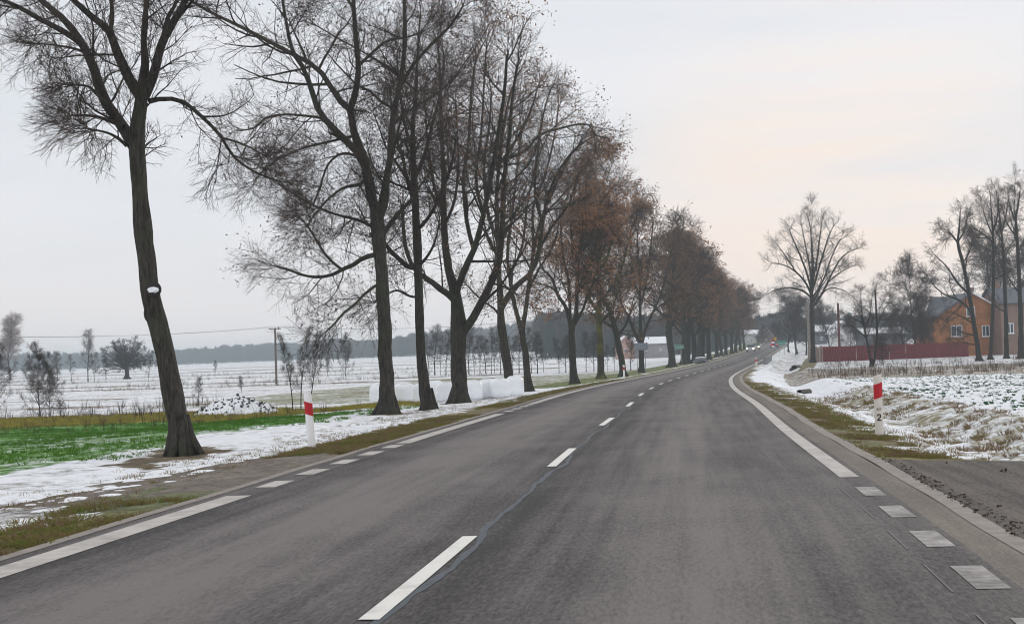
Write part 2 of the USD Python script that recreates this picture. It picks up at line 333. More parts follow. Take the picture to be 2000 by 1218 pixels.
def inp(p): return contains_xy(p, PX, PY)
left, right = DD < 0, DD > 0
# far fields: thin snow with stubble showing
paint(left & (YY > 60), .60, (.19, .165, .11)); paint(left & (YY > 160), .60, (.22, .195, .14)); paint(left & (YY > 330), .62, (.22, .19, .15))
g_wheat = poly([(-200, 845), (0, 836), (350, 822), (620, 809), (835, 792), (770, 803), (640, 826), (400, 845), (330, 880), (200, 905), (0, 932), (-200, 960)])
g_yel = poly([(-200, 825), (0, 818), (300, 808), (560, 797), (830, 786), (850, 790), (830, 794), (620, 806), (330, 823), (0, 838), (-200, 846)])
paint(inp(g_wheat), .40, (.07, .19, .014)); paint(inp(poly([(0, 838), (350, 824), (620, 810), (835, 794), (640, 822), (400, 838), (180, 850), (0, 858)])), .05, (.065, .19, .014))
paint(inp(g_yel), -.3, (.24, .22, .045))
paint(left & (YY > 100) & (DD > -34) & (DD < -9) & (YY < 190), .45, (.20, .20, .10))
paint(left & (DD > -9.5) & (YY > 8), .66, (.13, .11, .06))
paint(left & (DD > -9.5) & (DD < -5.5) & (YY > 95), .18, (.13, .15, .045))
vg = left & (DD+jx*.4 > -5.0)
paint(vg, .12, (.16, .14, .055)); paint(left & (DD+jx*.5 > -4.3), -.5, (.16, .125, .06))
dirt = (.155, .13, .108)
paint(inp(poly([(-300, 1010), (0, 985), (330, 925), (470, 905), (600, 880), (640, 890), (720, 893), (540, 947), (460, 974), (330, 988), (150, 1000), (0, 1015), (-300, 1050)])), -.6, dirt)
paint(contains_xy(poly([(330, 925), (600, 880), (640, 888), (720, 894), (540, 948), (456, 976), (350, 978)]), XX, YY), -1, dirt)
paint(contains_xy(poly([(905, 812), (990, 796), (1045, 788), (975, 808), (890, 815)]), XX, YY), -1, dirt)
paint(inp(poly([(-300, 1040), (0, 1000), (180, 985), (200, 1005), (0, 1055), (-300, 1110)])), .5)
paint(inp(poly([(230, 905), (340, 880), (400, 870), (420, 885), (330, 903), (240, 925)])), .08, (.12, .09, .055))
# right side
paint(right & (DD > 4.05), .68, (.14, .125, .06))
wv = .85-.4*ss(45, 80, YY)
paint(right & (DD+jx*.55 < 4.12+wv), .1, (.17, .135, .065)); paint(right & (DD+jx*.3 < 4.12+wv*.45), -.6, (.145, .105, .058))
bk = right & (DD+jx*.5 > 7.0) & (DD+jx*.6 < 9.0) & (YY < 66) & (YY > 22); paint(bk, .51, (.20, .17, .075))
paint(right & (DD > 9.0) & (YY < 99), .72, (.05, .07, .035))
paint(right & (YY > 97) & (DD > 7), .42, (.20, .165, .12)); paint(right & (YY > 150), .55, (.17, .15, .12))
paint(right & (YY > 74) & (YY < 98) & (DD > 4.8) & (DD < 12), .75)
paint(contains_xy(poly([(1585, 690), (1600, 700), (1590, 716), (1560, 725), (1570, 705)]), XX, YY), .1, (.14, .12, .05))
paint((drive_zone > .3), -1, (.10, .08, .06))
paint(right & (YY+.35*(DD-4) < 23.0) & (YY+.35*(DD-4) > 19.5), -.4, (.14, .12, .03))
for bpx in ((355, 887, 1.1), (758, 809, 1.), (838, 801, .8), (897, 787, 1.1), (994, 771, .9), (1033, 765, .8), (1122, 750, .8), (1174, 740, .8)):
    q = G(bpx[0], bpx[1]); rr_ = np.hypot(XX-q[0], YY-q[1]); paint(1-ss(.35, .75, rr_/bpx[2]*(.75+.5*n_b)), .0, (.11, .08, .05))
paint(np.abs(DD) < 3.3, -1, (.1, .1, .1))
for k in range(9):   # dead-grass balks across the left fields
    yb, hw, d0, d1 = [(88, 1.2, -60, -26), (104, 1.6, -80, -30), (128, 1.5, -100, -20), (178, 4, -300, -19), (205, 5, -300, -25), (262, 6, -400, -30), (330, 8, -400, -40), (430, 12, -500, -60), (560, 14, -500, -60)][k]
    q = (np.abs(YY+.10*DD+jy*hw*1.3-yb) < hw) & (DD > d0) & (DD < d1) & (n_a+jx*.35 > .52)
    paint(q, .12 if k > 2 else .2, (.16, .115, .085))
n_c = meshkit.fbm(pn*2.3, 4, 33); n_d = meshkit.fbm(pn*np.array([.8, .5, 1]), 3, 44)
gm = (ss(.45, .6, n_d)*((vg | (right & (DD < 5.6) & (YY > 21))) & (np.abs(DD) > 3.6)))[..., None]*.65
tint = tint*(1-gm)+np.array((.10, .125, .035))*gm
tint = tint*(.55+.9*n_c[..., None])
snow = snow+ss(.56, .7, n_a)*(vg | (right & (DD > 4.3) & (DD < 5.6) & (YY > 21)))*.55
V = np.stack([XX, YY, ZZ], -1).reshape(-1, 3)
obj('ground', (V, grid_faces(*XX.shape)), m_ground, smooth=True, kind='structure', prim={'snow': np.clip(snow, -1, 1).ravel(), 'tint': tint.reshape(-1, 3)})
def ground_z(x, y): return float(h(x, y))

# ---------------------------------------------------------------- road: carriageway, edges, paint, each a part
road = thing('road', kind='structure')
WORN = []
def strip(name, m, s0, s1, d0, d1, z, parent=road, nd=2, wob=None, **kw):
    n = max(2, int((s1-s0)/.5)) if s1-s0 < 60 else int((s1-s0)/1.0)
    s = np.linspace(s0, s1, n+1); d = np.linspace(d0, d1, nd)
    Sg, Dg = np.meshgrid(s, d, indexing='ij')
    W = 0 if wob is None else wob(Sg)
    P = sd_point(Sg, Dg+W); P[..., 2] += z
    return obj(name, (P.reshape(-1, 3), grid_faces(len(s), nd)), m, parent, smooth=True, prim={'lane': Dg.ravel(), 'run': Sg.ravel(), 'track': (np.exp(-((Dg+1.6)/.75)**2)+.8*np.exp(-((Dg-1.7)/.5)**2)-.6*np.exp(-((Dg-.25)/.3)**2)-.5*np.exp(-((Dg+2.8)/.3)**2)).ravel()}, **kw)
DL, DR = -3.13, 3.475
strip('carriageway', m_asphalt, -8, 560, -3.42, 3.66, 0, nd=44)
strip('dirty_edge', m_dirt_edge, -8, 560, 3.66, 3.96, 0)
strip('concrete_edging', m_concrete, -8, 560, 3.96, 4.13, .004, wob=lambda s: .012*np.sin(s*1.3)+.01*np.sin(s*.37))
strip('concrete_edging', m_concrete, -8, 560, -3.55, -3.42, .004, wob=lambda s: .012*np.sin(s*1.1)+.01*np.sin(s*.41))
strip('edge_line', m_paint_edge, -8, 17.6, DL-.14, DL+.14, .004)
strip('edge_line', m_paint_edge, 28.0, 42.0, DL-.13, DL+.13, .004)
strip('edge_line', m_paint_edge, 50.4, 520, DL-.13, DL+.13, .004)
for s in (18.7, 20.7, 22.7, 24.7, 26.6): strip('edge_dash', m_paint_edge, s, s+1, DL-.12, DL+.12, .004)
for s in (43.4, 45.4, 47.4, 49.1): strip('edge_dash', m_paint_edge, s, s+1, DL-.12, DL+.12, .004)
strip('edge_line', m_paint_edge, 18.3, 520, DR-.105, DR+.105, .004)
for s in np.arange(16.0, -6, -2.02):
    strip('edge_dash', m_paint_worn, s-.0, s+1.0, DR-.08, DR+.12, .004); strip('worn_line', m_paint_faint, s-.1, s+1.1, DR-.235, DR-.222, .004)
s0 = 9.08
for i in range(-1, 40):
    s = s0+12*i; strip('centre_dash', m_paint, s, s+4.05, -.06, .06, .008)
s_ = np.linspace(-6, 62, 500); ctr = .08+.055*np.sin(s_*.9+.6)*np.sin(s_*.31+1)+.07*(meshkit.fbm(np.stack([s_*1.7, 0*s_, 0*s_], 1), 4, 2)-.5)
wd = .008+.038*meshkit.fbm(np.stack([s_*2.6, 0*s_+9, 0*s_], 1), 4, 5)*(1-.5*ss(20, 60, s_)); A_, B_ = sd_point(s_, ctr-wd), sd_point(s_, ctr+wd*.9); P = np.stack([A_, B_], 1); P[..., 2] += .004
obj('joint_seal', (P.reshape(-1, 3), grid_faces(500, 2)), m_seal, road, smooth=True)
# side road on the right, old asphalt, on a sheet of its own
dd = np.linspace(4.10, 26, 40); tt = np.linspace(0, 1, 30)
DDd, TT = np.meshgrid(dd, tt, indexing='ij'); far_y = 20.6-.30*(DDd-4.1)+.25*np.sin(DDd*2.1)*.5; YYd = 3.5+(far_y-3.5)*TT
XXd = xc(YYd)+DDd/np.cos(th(YYd)); Zd = np.maximum(h(XXd, YYd)+.03, zr(YYd)-.006-.02*(DDd-4.1))
obj('side_road', (np.stack([XXd, YYd, Zd], -1).reshape(-1, 3), grid_faces(*DDd.shape)[:, ::-1]), m_asphalt_old, smooth=True, kind='structure', prim={'lane': DDd.ravel(), 'run': YYd.ravel()})

# ---------------------------------------------------------------- trees
def unit(v): return v/np.maximum(np.linalg.norm(v, axis=-1, keepdims=True), 1e-9)
def tubes(P, R, sides=3, tip=True, bumpy=0, seed=0):
    """(N,k,3) polylines and (N,k) radii -> one mesh of tapered tubes, vectorised."""
    P, R = np.asarray(P, float), np.asarray(R, float)
    N, k = P.shape[:2]
    T = unit(np.gradient(P, axis=1)) if k > 2 else np.repeat(unit(P[:, 1:]-P[:, :1]), 2, 1)
    m = unit(P[:, -1]-P[:, 0])
    ref = np.where(np.abs(m[:, 2:]) < .8, [[0, 0, 1.]], [[1., .2, 0]])
    A = unit(ref[:, None]-(ref[:, None]*T).sum(-1, keepdims=True)*T); B = np.cross(T, A)
    ang = np.arange(sides)*2*PI/sides
    Rr = np.repeat(R[:, :, None], sides, 2)
    if bumpy:
        q = P[:, :, None]+.3*(np.cos(ang)[:, None]*A[:, :, None]+np.sin(ang)[:, None]*B[:, :, None])
        Rr = Rr*(1+bumpy*(meshkit.fbm(q*np.array([5, 5, 1.6]), 3, seed)-.5)*2)
    V = P[:, :, None]+Rr[..., None]*(np.cos(ang)[:, None]*A[:, :, None]+np.sin(ang)[:, None]*B[:, :, None])
    V = V.reshape(N, k*sides, 3)
    i, j = np.meshgrid(np.arange(k-1), np.arange(sides), indexing='ij'); j2 = (j+1) % sides
    a, b, c, d = i*sides+j, i*sides+j2, (i+1)*sides+j2, (i+1)*sides+j
    F = np.vstack([np.stack([a, b, c], -1).reshape(-1, 3), np.stack([a, c, d], -1).reshape(-1, 3)])
    F = (F[None]+(np.arange(N)*k*sides)[:, None, None]).reshape(-1, 3)
    return V.reshape(-1, 3), F
def cones(P, R, sides=3):
    """Thin twigs: root, tip -> three-faced spikes."""
    p, q = P[:, 0], P[:, -1]; N = len(p)
    T = unit(q-p); ref = np.where(np.abs(T[:, 2:]) < .8, [[0, 0, 1.]], [[1., .2, 0]])
    A = unit(np.cross(T, ref)); B = np.cross(T, A); ang = np.arange(sides)*2*PI/sides
    ring = p[:, None]+R[:, None, None]*(np.cos(ang)[:, None]*A[:, None]+np.sin(ang)[:, None]*B[:, None])
    V = np.concatenate([ring, q[:, None]], 1).reshape(-1, 3)
    F = np.array([[j, (j+1) % sides, sides] for j in range(sides)])
    return V, (F[None]+(np.arange(N)*(sides+1))[:, None, None]).reshape(-1, 3)
def join(parts):
    V, F, n = [], [], 0
    for v, f in parts:
        V.append(v); F.append(f+n); n += len(v)
    return np.vstack(V), np.vstack(F)
def resample(pts, rad, k):
    """Smooth (Catmull-Rom) polyline through pts with radii."""
    pts, rad = np.asarray(pts, float), np.asarray(rad, float)
    if len(pts) == 2: pts = np.vstack([pts[0], pts.mean(0), pts[1]]); rad = np.array([rad[0], rad.mean(), rad[1]])
    s = np.concatenate([[0], np.cumsum(np.linalg.norm(np.diff(pts, axis=0), axis=1))]); u = np.linspace(0, s[-1], k)
    from scipy.interpolate import PchipInterpolator
    return PchipInterpolator(s, pts)(u), np.interp(u, s, rad)
def grow(rng, P, R, n, length, ang, tmin=.2, trop=.05, wig=.12, k=5, rr=.6, rmin=.003, taper=.35, tmax=1.0, lenfall=.55, gravity=None):
    """n children on each parent polyline. length: scalar or one per parent."""
    N, kp = P.shape[:2]
    n = np.broadcast_to(n, (N,)).astype(int); idx = np.repeat(np.arange(N), n)
    rank = np.arange(len(idx))-np.repeat(np.cumsum(n)-n, n)
    t = tmin+(tmax-tmin)*((rank+rng.random(len(idx)))/n[idx])
    f = t*(kp-1); i = np.minimum(f.astype(int), kp-2); w = (f-i)[:, None]
    p0 = P[idx, i]*(1-w)+P[idx, i+1]*w; tg = unit(P[idx, i+1]-P[idx, i])
    r0 = (R[idx, i]*(1-w[:, 0])+R[idx, i+1]*w[:, 0])
    ref = unit(rng.normal(size=tg.shape)); perp = unit(ref-(ref*tg).sum(1, keepdims=True)*tg)
    a = np.radians(rng.uniform(*ang, len(idx)))[:, None]
    d = unit(np.cos(a)*tg+np.sin(a)*perp)
    L = (np.broadcast_to(length, (N,))[idx])*(1-lenfall*(t-tmin)/(tmax-tmin+1e-9))*rng.uniform(.55, 1.25, len(idx))
    step = (L/(k-1))[:, None]; out = [p0]; p = p0
    for q in range(k-1):
        p = p+d*step; out.append(p)
        d = unit(d+[0, 0, trop]+rng.normal(size=d.shape)*wig)
    Q = np.stack(out, 1)
    rb = np.clip(r0*rr, rmin, None)
    rb = np.minimum(rb, np.maximum(rmin, L*.017))
    return Q, np.maximum(rb[:, None]*np.linspace(1, taper, k)[None], rmin*.6)
def leaves(rng, P, n, size, spread, droop=0):
    """Small crumpled leaf quads in clumps round the ends of twigs."""
    tips = P[rng.integers(0, len(P), n), -1] if P.ndim == 3 else P[rng.integers(0, len(P), n)]
    c = tips+rng.normal(size=(n, 3))*spread
    a = unit(rng.normal(size=(n, 3))+[0, 0, -droop]); b = unit(np.cross(a, rng.normal(size=(n, 3)))); s = size*rng.uniform(.6, 1.4, n)[:, None]
    V = np.stack([c-a*s, c+b*s*.45+a*s*.1, c+a*s, c-b*s*.45-a*s*.1], 1).reshape(-1, 3)
    F = (np.array([[0, 1, 2], [0, 2, 3]])[None]+(np.arange(n)*4)[:, None, None]).reshape(-1, 3)
    return V, F
def clumped(rng, P, share):
    """Only some of the twigs keep their leaves, in patches."""
    q = meshkit.fbm(P[:, -1]*.55, 3, int(rng.integers(99)))
    return P[q > np.quantile(q, 1-share)]
def crown(rng, limbs, size, dens=1.0, lv=(9, 7, 6, 4), trop=.06, droop=0., rtw=.006, spread=1.0):
    """Branches and twigs on the limbs of a tree. Returns meshes (branches, twigs) and the twig polylines."""
    P = np.stack([resample(p, r, 14)[0] for p, r in limbs]); R = np.stack([resample(p, r, 14)[1] for p, r in limbs])
    LL = np.linalg.norm(np.diff(P, axis=1), axis=2).sum(1)
    n1, n2, n3, n4 = [max(1, int(round(x*d))) for x, d in zip(lv, (dens, 1, 1, 1))]
    nl = np.clip(np.round(n1*np.sqrt(LL/(size*.3))), 3, 2*n1)
    P1, R1 = grow(rng, P, R, nl, np.clip(LL*.42, size*.08, size*.26), (35, 75), .12, trop, .13, 7, .58, .014, .3)
    e1, er1 = grow(rng, P[:, -3:], R[:, -3:], 3, np.clip(LL*.3, size*.05, size*.16), (5, 35), .8, trop, .12, 7, .8, .012, .3)
    P1, R1 = np.concatenate([P1, e1]), np.concatenate([R1, er1])
    P2, R2 = grow(rng, P1, R1, n2, size*.105*spread, (25, 65), .12, trop*.6-droop, .13, 5, .55, .007, .4)
    P3, R3 = grow(rng, P2, R2, n3, size*.07*spread, (20, 60), .1, .02-droop*1.5, .15, 3, .6, rtw, .5)
    br = join([tubes(P1, R1, 5), tubes(P2, R2, 4)]); parts = [tubes(P3, R3, 3)]
    tw = P3
    if n4:
        P4, R4 = grow(rng, P3, R3, n4, size*.042*spread, (18, 55), .1, .0-droop*2, .2, 2, .7, rtw*.75, .5)
        parts.append(cones(P4, R4[:, 0])); tw = P4
    return br, join(parts), tw
def build_tree(path, trunk, limbs, seed, size, bark_m, twig_m=None, leaf=None, moss=False, **kw):
    """trunk: (points, radii); limbs: list of (points, radii). Everything in the tree's own coordinates."""
    rng = np.random.default_rng(seed)
    tp, tr = resample(trunk[0], trunk[1], 46)
    hgt = np.linspace(0, 1, 46)*np.linalg.norm(np.diff(tp, axis=0), axis=1).sum()
    flare = 1+.32*np.exp(-hgt/.22)
    tp = np.vstack([tp[0]-[0, 0, .3], tp]); tr = np.concatenate([[tr[0]*1.4], tr*flare])*kw.pop('slim', 1.0)
    tk_ = [tubes(tp[None], tr[None], 24, bumpy=.26, seed=seed)]
    if tr[1] > .11:   # root buttresses
        r_ = tr[3]
        for q in range(6):
            az = q*1.05+rng.uniform(-.3, .3); u = np.array([math.cos(az), math.sin(az), 0])*r_; k_ = rng.uniform(.8, 1.2)
            tk_.append(tubes(np.array([[u*.55+[0, 0, .75], u*.85+[0, 0, .32], u*1.3*k_+[0, 0, .07], u*2.0*k_+[0, 0, -.12]]]), np.array([[.22, .42, .36, .2]])*r_, 9, bumpy=.15, seed=q))
    obj('trunk', join(tk_), bark_m, path, smooth=True)
    for i, (p, r) in enumerate(limbs):
        q, rq = resample(p, r, 14)
        obj('limb', tubes(q[None], rq[None], 9, bumpy=.14, seed=seed+i), bark_m, path, smooth=True)
    br, tw, tips = crown(rng, limbs+[(np.asarray(trunk[0])[-max(3, len(trunk[0])//2):], np.asarray(trunk[1])[-max(3, len(trunk[1])//2):])], size, **kw)
    obj('branches', br, bark_m, path, kind='stuff', smooth=True); obj('twigs', tw, twig_m or m_twig, path, kind='stuff')
    if leaf:
        lm, n, sz, spr, share = leaf
        obj('dead_leaves', leaves(rng, clumped(rng, tips, share), n, sz, spr, .4), lm, path, kind='stuff')
def traced(name, label, group, base, trunk_px, limb_px, seed, size, extra=0, bark_m=None, swing=.55, cat='tree', fit=1.0, **kw):
    """A tree whose trunk and main limbs follow the photograph; limbs leave the picture plane by a random swing of their own."""
    rng = np.random.default_rng(seed+1000); trunk_px, limb_px = [[[(base[0]+(x-base[0])*fit, base[1]+(y-base[1])*fit, w) for x, y, w in l] for l in q] for q in ([trunk_px], limb_px)]; trunk_px = trunk_px[0]
    b = G(*base); Y = b[1]; s = Y/FPX; trunk_px = [(x, y, w*.86) for x, y, w in trunk_px]
    def pts(line, dep0=0., amp=0.):
        t = np.linspace(0, 1, len(line))
        return np.array([at(x, y, Y+dep0+amp*tt) for (x, y, w), tt in zip(line, t)])-b, np.array([w*s/2 for _, _, w in line])
    path = thing(name, label, cat, b, group=group)
    tk, tr = pts(trunk_px); tk[0] = 0
    limbs = []
    for ln in limb_px:
        p0 = np.array(ln[0][:2]); L = np.hypot(*(np.array(ln[-1][:2])-p0))*s
        amp = rng.choice([-1, 1])*rng.uniform(.2, 1)*swing*L
        limbs.append(pts(ln, 0, amp))
    if extra:   # limbs that the picture does not show one by one: behind and towards the viewer
        tp, trr = resample(tk, tr, 20)
        for i in range(extra):
            j = int(rng.uniform(.45, .97)*19); az = rng.choice([PI/2, -PI/2])+rng.normal()*.7; el = rng.uniform(.45, 1.1); L = size*rng.uniform(.2, .36)
            d = np.array([math.cos(az)*math.cos(el), math.sin(az)*math.cos(el), math.sin(el)]); q = [tp[j]]
            for _ in range(5):
                q.append(q[-1]+d*L/5); d = unit(d+[0, 0, .08]+rng.normal(size=3)*.12)
            limbs.append((np.array(q), np.linspace(max(trr[j]*.55, .03), .02, 6)))
    build_tree(path, (tk, tr), limbs, seed, size, bark_m or m_bark, **kw)
    return path, b
def W(line, w0, w1):
    return [(x, y, w) for (x, y), w in zip(line, np.linspace(w0, w1, len(line)))]
AV = 'bare trees in the row along the left verge'
T1, b1 = traced('roadside_tree', 'nearest dark leaning tree at far left with snow-patched trunk beside the road', AV, (355, 887),
    [(355, 887, 54), (350, 840, 50), (338, 770, 46), (324, 700, 45), (312, 650, 44), (298, 590, 42), (288, 520, 40), (275, 400, 38), (268, 290, 37), (277, 181, 27), (284, 120, 18), (280, 70, 12), (285, 0, 9), (280, -90, 5)],
    [W([(262, 285), (238, 245), (204, 196), (181, 128), (159, 83), (125, 38), (76, -4), (30, -60)], 26, 9), W([(162, 88), (128, 64), (79, 38), (23, 8), (-30, -10), (-90, 0)], 13, 5),
     W([(275, 190), (245, 140), (228, 100), (215, 64), (181, 34), (143, 0), (90, -60)], 22, 8), W([(214, 66), (219, 38), (217, 0), (212, -60), (220, -130)], 11, 4),
     W([(281, 190), (298, 151), (317, 83), (335, 50), (359, 8), (385, -60)], 22, 10), W([(318, 80), (326, 40), (345, 0), (335, -80)], 11, 5), W([(338, 46), (365, 15), (400, -30)], 8, 4),
     W([(292, 198), (298, 197), (325, 192), (355, 198), (393, 227), (434, 270), (453, 302), (491, 332), (540, 352)], 11, 4), W([(434, 270), (470, 280), (510, 300)], 5, 3),
     W([(247, 285), (230, 270), (211, 260), (174, 253)], 7, 4), W([(242, 247), (215, 237), (189, 228), (140, 225)], 9, 4), W([(205, 200), (190, 185), (170, 168), (150, 166)], 8, 3), W([(160, 100), (130, 92), (80, 86)], 6, 3)],
    12, 10.5, lv=(8, 6, 5, 3), swing=.7, rtw=.0045, droop=.02, spread=.8)
# snow lodged on the old scar of the first tree, and a broken stub
q = at(299, 566, b1[1]-.22)-b1
sc_ = trimesh.creation.icosphere(2, .15); sc_.vertices *= [1.0, .45, 1.0]; sc_.apply_translation(q+[0, .05, .01]); obj('scar', sc_, m_twig_dark, T1, smooth=True)
sn = trimesh.creation.icosphere(3, .115); sn.vertices *= [1.0, .42, .5]; sn.vertices += (meshkit.noise(sn.vertices*30)[:, None]-.5)*.03; sn.apply_translation(q)
obj('snow_patch', sn, m_snow, T1, smooth=True)
kn = trimesh.creation.icosphere(2, .12); kn.vertices *= [1, .8, 1.5]; kn.apply_translation(at(293, 612, b1[1]-.06)-b1); obj('burr', kn, m_bark, T1, smooth=True)
SEED = (m_seed, 3000, .045, .16, .5)
T2, b2 = traced('roadside_tree', 'tall bare tree with wide drooping crown, just right of the left marker post', AV, (758, 809),
    [(758, 809, 40), (756, 775, 36), (755, 741, 33), (752, 690, 32), (751, 633, 32), (746, 560, 29), (742, 488, 27), (738, 416, 26), (731, 400, 24), (714, 327, 21), (700, 280, 18), (693, 262, 17), (686, 225, 15)],
    [W([(690, 240), (683, 214), (669, 203), (641, 162), (621, 134), (579, 110), (521, 79), (469, 52), (417, 27), (370, 0)], 14, 5), W([(683, 216), (696, 172), (700, 128), (696, 86), (691, 17), (688, -50)], 14, 7),
     W([(708, 315), (697, 297), (655, 255), (621, 214), (607, 172), (593, 134), (572, 103), (562, 59), (550, -10)], 16, 5), W([(640, 236), (628, 231), (593, 226), (552, 224), (517, 231), (497, 250), (470, 255)], 6, 3),
     W([(742, 420), (748, 379), (762, 310), (766, 241), (776, 186), (786, 138), (791, 69), (790, 17), (788, -60)], 15, 7), W([(700, 130), (731, 100), (759, 79), (797, 72), (830, 60)], 7, 3), W([(776, 186), (805, 130), (840, 90), (880, 50), (905, 10)], 8, 4), W([(766, 245), (800, 215), (850, 185), (890, 150)], 7, 3),
     W([(735, 497), (711, 503), (690, 517), (668, 526), (653, 535), (625, 541), (599, 539), (567, 528), (540, 520)], 10, 4), W([(668, 526), (635, 496), (621, 474), (606, 449), (590, 430)], 6, 3),
     W([(738, 555), (711, 575), (690, 597), (671, 611), (655, 630), (639, 645)], 6, 3), W([(705, 310), (669, 300), (641, 321), (625, 365), (612, 400)], 6, 3), W([(715, 345), (703, 360), (676, 365), (648, 383), (628, 403), (600, 440)], 8, 3), W([(694, 265), (650, 275), (590, 290), (530, 320), (500, 350)], 6, 3), W([(690, 17), (655, -20), (600, -30)], 6, 3), W([(740, 450), (700, 430), (660, 420), (610, 400), (560, 370)], 7, 3)],
    22, 13, extra=3, lv=(11, 5, 4, 3), droop=.03, leaf=SEED, rtw=.0055)
T3, b3 = traced('roadside_tree', 'slim dark tree with straight trunk, second from the left marker post', AV, (838, 801),
    [(838, 801, 29), (834, 788, 27), (828, 745, 24), (823, 705, 22), (820, 633, 21), (818, 561, 20), (816, 506, 20), (814, 452, 19), (811, 398, 17), (808, 330, 14), (806, 260, 11), (812, 190, 9), (815, 120, 6), (818, 60, 4)],
    [W([(813, 522), (798, 521), (780, 506), (755, 480), (735, 440), (722, 400)], 12, 5), W([(812, 580), (800, 578), (775, 567), (755, 575), (730, 590)], 5, 3), W([(811, 400), (795, 350), (785, 300), (770, 260), (765, 200)], 9, 4), W([(809, 350), (830, 300), (845, 240), (860, 180), (868, 110)], 9, 4), W([(814, 450), (840, 420), (860, 380), (880, 330), (890, 270)], 8, 4), W([(808, 300), (790, 240), (780, 170), (775, 110)], 7, 3), W([(816, 520), (835, 500), (850, 470), (858, 430)], 7, 3)],
    33, 12, extra=3, lv=(9, 5, 4, 2), droop=.02, leaf=SEED)
T4, b4 = traced('roadside_tree', 'stout tree forking low into three thick limbs in front of the white bales', AV, (897, 787),
    [(897, 787, 40), (898, 765, 36), (896, 705, 34), (895, 660, 38), (896, 640, 35), (894, 610, 30), (887, 561, 22), (876, 525, 18), (869, 470, 16), (867, 416, 14), (866, 330, 11), (862, 250, 9), (860, 160, 6), (855, 90, 4)],
    [W([(890, 600), (885, 582), (865, 568), (840, 548), (820, 535), (805, 518), (790, 470), (785, 400)], 15, 6), W([(900, 655), (919, 629), (941, 590), (959, 553), (973, 525), (977, 499), (982, 430), (985, 350), (995, 270), (1000, 200), (1010, 130)], 18, 5),
     W([(890, 575), (908, 525), (926, 488), (945, 416), (960, 340), (975, 250), (985, 180), (990, 110)], 14, 5), W([(926, 488), (910, 420), (905, 350), (915, 280), (920, 190), (930, 110)], 9, 4), W([(867, 416), (845, 350), (835, 280), (830, 200)], 8, 3), W([(945, 416), (930, 350), (940, 260), (945, 170), (950, 90)], 7, 3), W([(959, 553), (985, 560), (1010, 575)], 5, 3), W([(868, 440), (890, 380), (895, 300), (890, 200)], 7, 3)],
    44, 13, extra=3, lv=(9, 5, 4, 2), droop=.02, leaf=(m_leaf_dark, 5200, .055, .12, .35))
T5, b5 = traced('roadside_tree', 'dark leaning tree whose right limb rises towards the road, by the last bale', AV, (994, 771),
    [(994, 771, 26), (997, 768, 23), (993, 730, 21), (988, 694, 20), (983, 660, 19), (979, 633, 18), (977, 582, 15), (975, 543, 12), (973, 488, 11), (970, 400, 9), (975, 320, 8), (985, 240, 6), (1000, 170, 4)],
    [W([(980, 600), (995, 575), (1017, 550), (1038, 532), (1053, 488), (1060, 434), (1075, 370), (1100, 320), (1130, 285)], 13, 4), W([(978, 625), (970, 608), (952, 593), (935, 580), (915, 560)], 5, 3),
     W([(962, 380), (955, 335), (975, 315), (1001, 307), (1028, 293), (1056, 262), (1090, 252), (1142, 241), (1165, 265)], 8, 3), W([(972, 470), (950, 400), (945, 330), (955, 250), (960, 180)], 8, 3), W([(1060, 434), (1045, 370), (1050, 300), (1060, 230), (1070, 190)], 7, 3), W([(1053, 488), (1080, 440), (1110, 400), (1125, 350)], 6, 3), W([(975, 320), (1010, 270), (1035, 220), (1050, 170)], 6, 3)],
    55, 13.5, extra=3, lv=(9, 5, 4, 2), droop=.0, leaf=(m_leaf_dark, 4000, .06, .13, .3))
T6, b6 = traced('roadside_tree', 'slender tree forking into two upright stems at the right end of the bales', AV, (1033, 765),
    [(1033, 765, 19), (1031, 759, 17), (1029, 720, 15), (1026, 687, 14), (1022, 665, 14), (1020, 647, 13), (1026, 611, 10), (1031, 571, 9), (1037, 532, 8), (1042, 488, 7), (1060, 420, 6), (1090, 350, 5), (1120, 295, 3)],
    [W([(1019, 650), (1013, 626), (1002, 582), (995, 535), (991, 506), (1000, 420), (1010, 330), (1020, 250)], 10, 4), W([(995, 535), (1020, 480), (1030, 400), (1045, 330)], 6, 3), W([(1042, 488), (1040, 420), (1065, 340), (1080, 280), (1090, 215)], 6, 3), W([(1031, 571), (1050, 530), (1075, 490), (1090, 450)], 5, 3), W([(1060, 420), (1100, 380), (1140, 330)], 5, 3)],
    66, 13, extra=3, lv=(9, 5, 4, 2), droop=.0, leaf=(m_leaf_dark, 4200, .065, .14, .35))
T7, b7 = traced('roadside_tree', 'tree with brown withered leaves and slim forked trunk, right of the bales', AV, (1122, 750),
    [(1122, 750, 18), (1120, 742, 17), (1118, 687, 16), (1116, 651, 16), (1117, 640, 14), (1125, 615, 10), (1127, 561, 9), (1129, 506, 8), (1136, 470, 7), (1140, 416, 5), (1145, 360, 3)],
    [W([(1115, 645), (1107, 604), (1089, 575), (1078, 543), (1060, 525), (1050, 490)], 9, 3), W([(1113, 625), (1112, 560), (1100, 500), (1095, 440), (1110, 380)], 7, 3), W([(1127, 575), (1145, 540), (1160, 490), (1170, 430)], 6, 3), W([(1129, 506), (1115, 450), (1120, 390), (1130, 345)], 6, 3), W([(1118, 640), (1140, 600), (1150, 570), (1165, 545)], 6, 3), W([(1136, 470), (1160, 420), (1185, 380), (1205, 360)], 5, 2), W([(1089, 575), (1070, 560), (1055, 570)], 4, 2)],
    77, 12.5, extra=4, lv=(10, 6, 4, 2), rtw=.008, leaf=(m_leaf_brown, 6500, .085, .09, .5), spread=1.05)
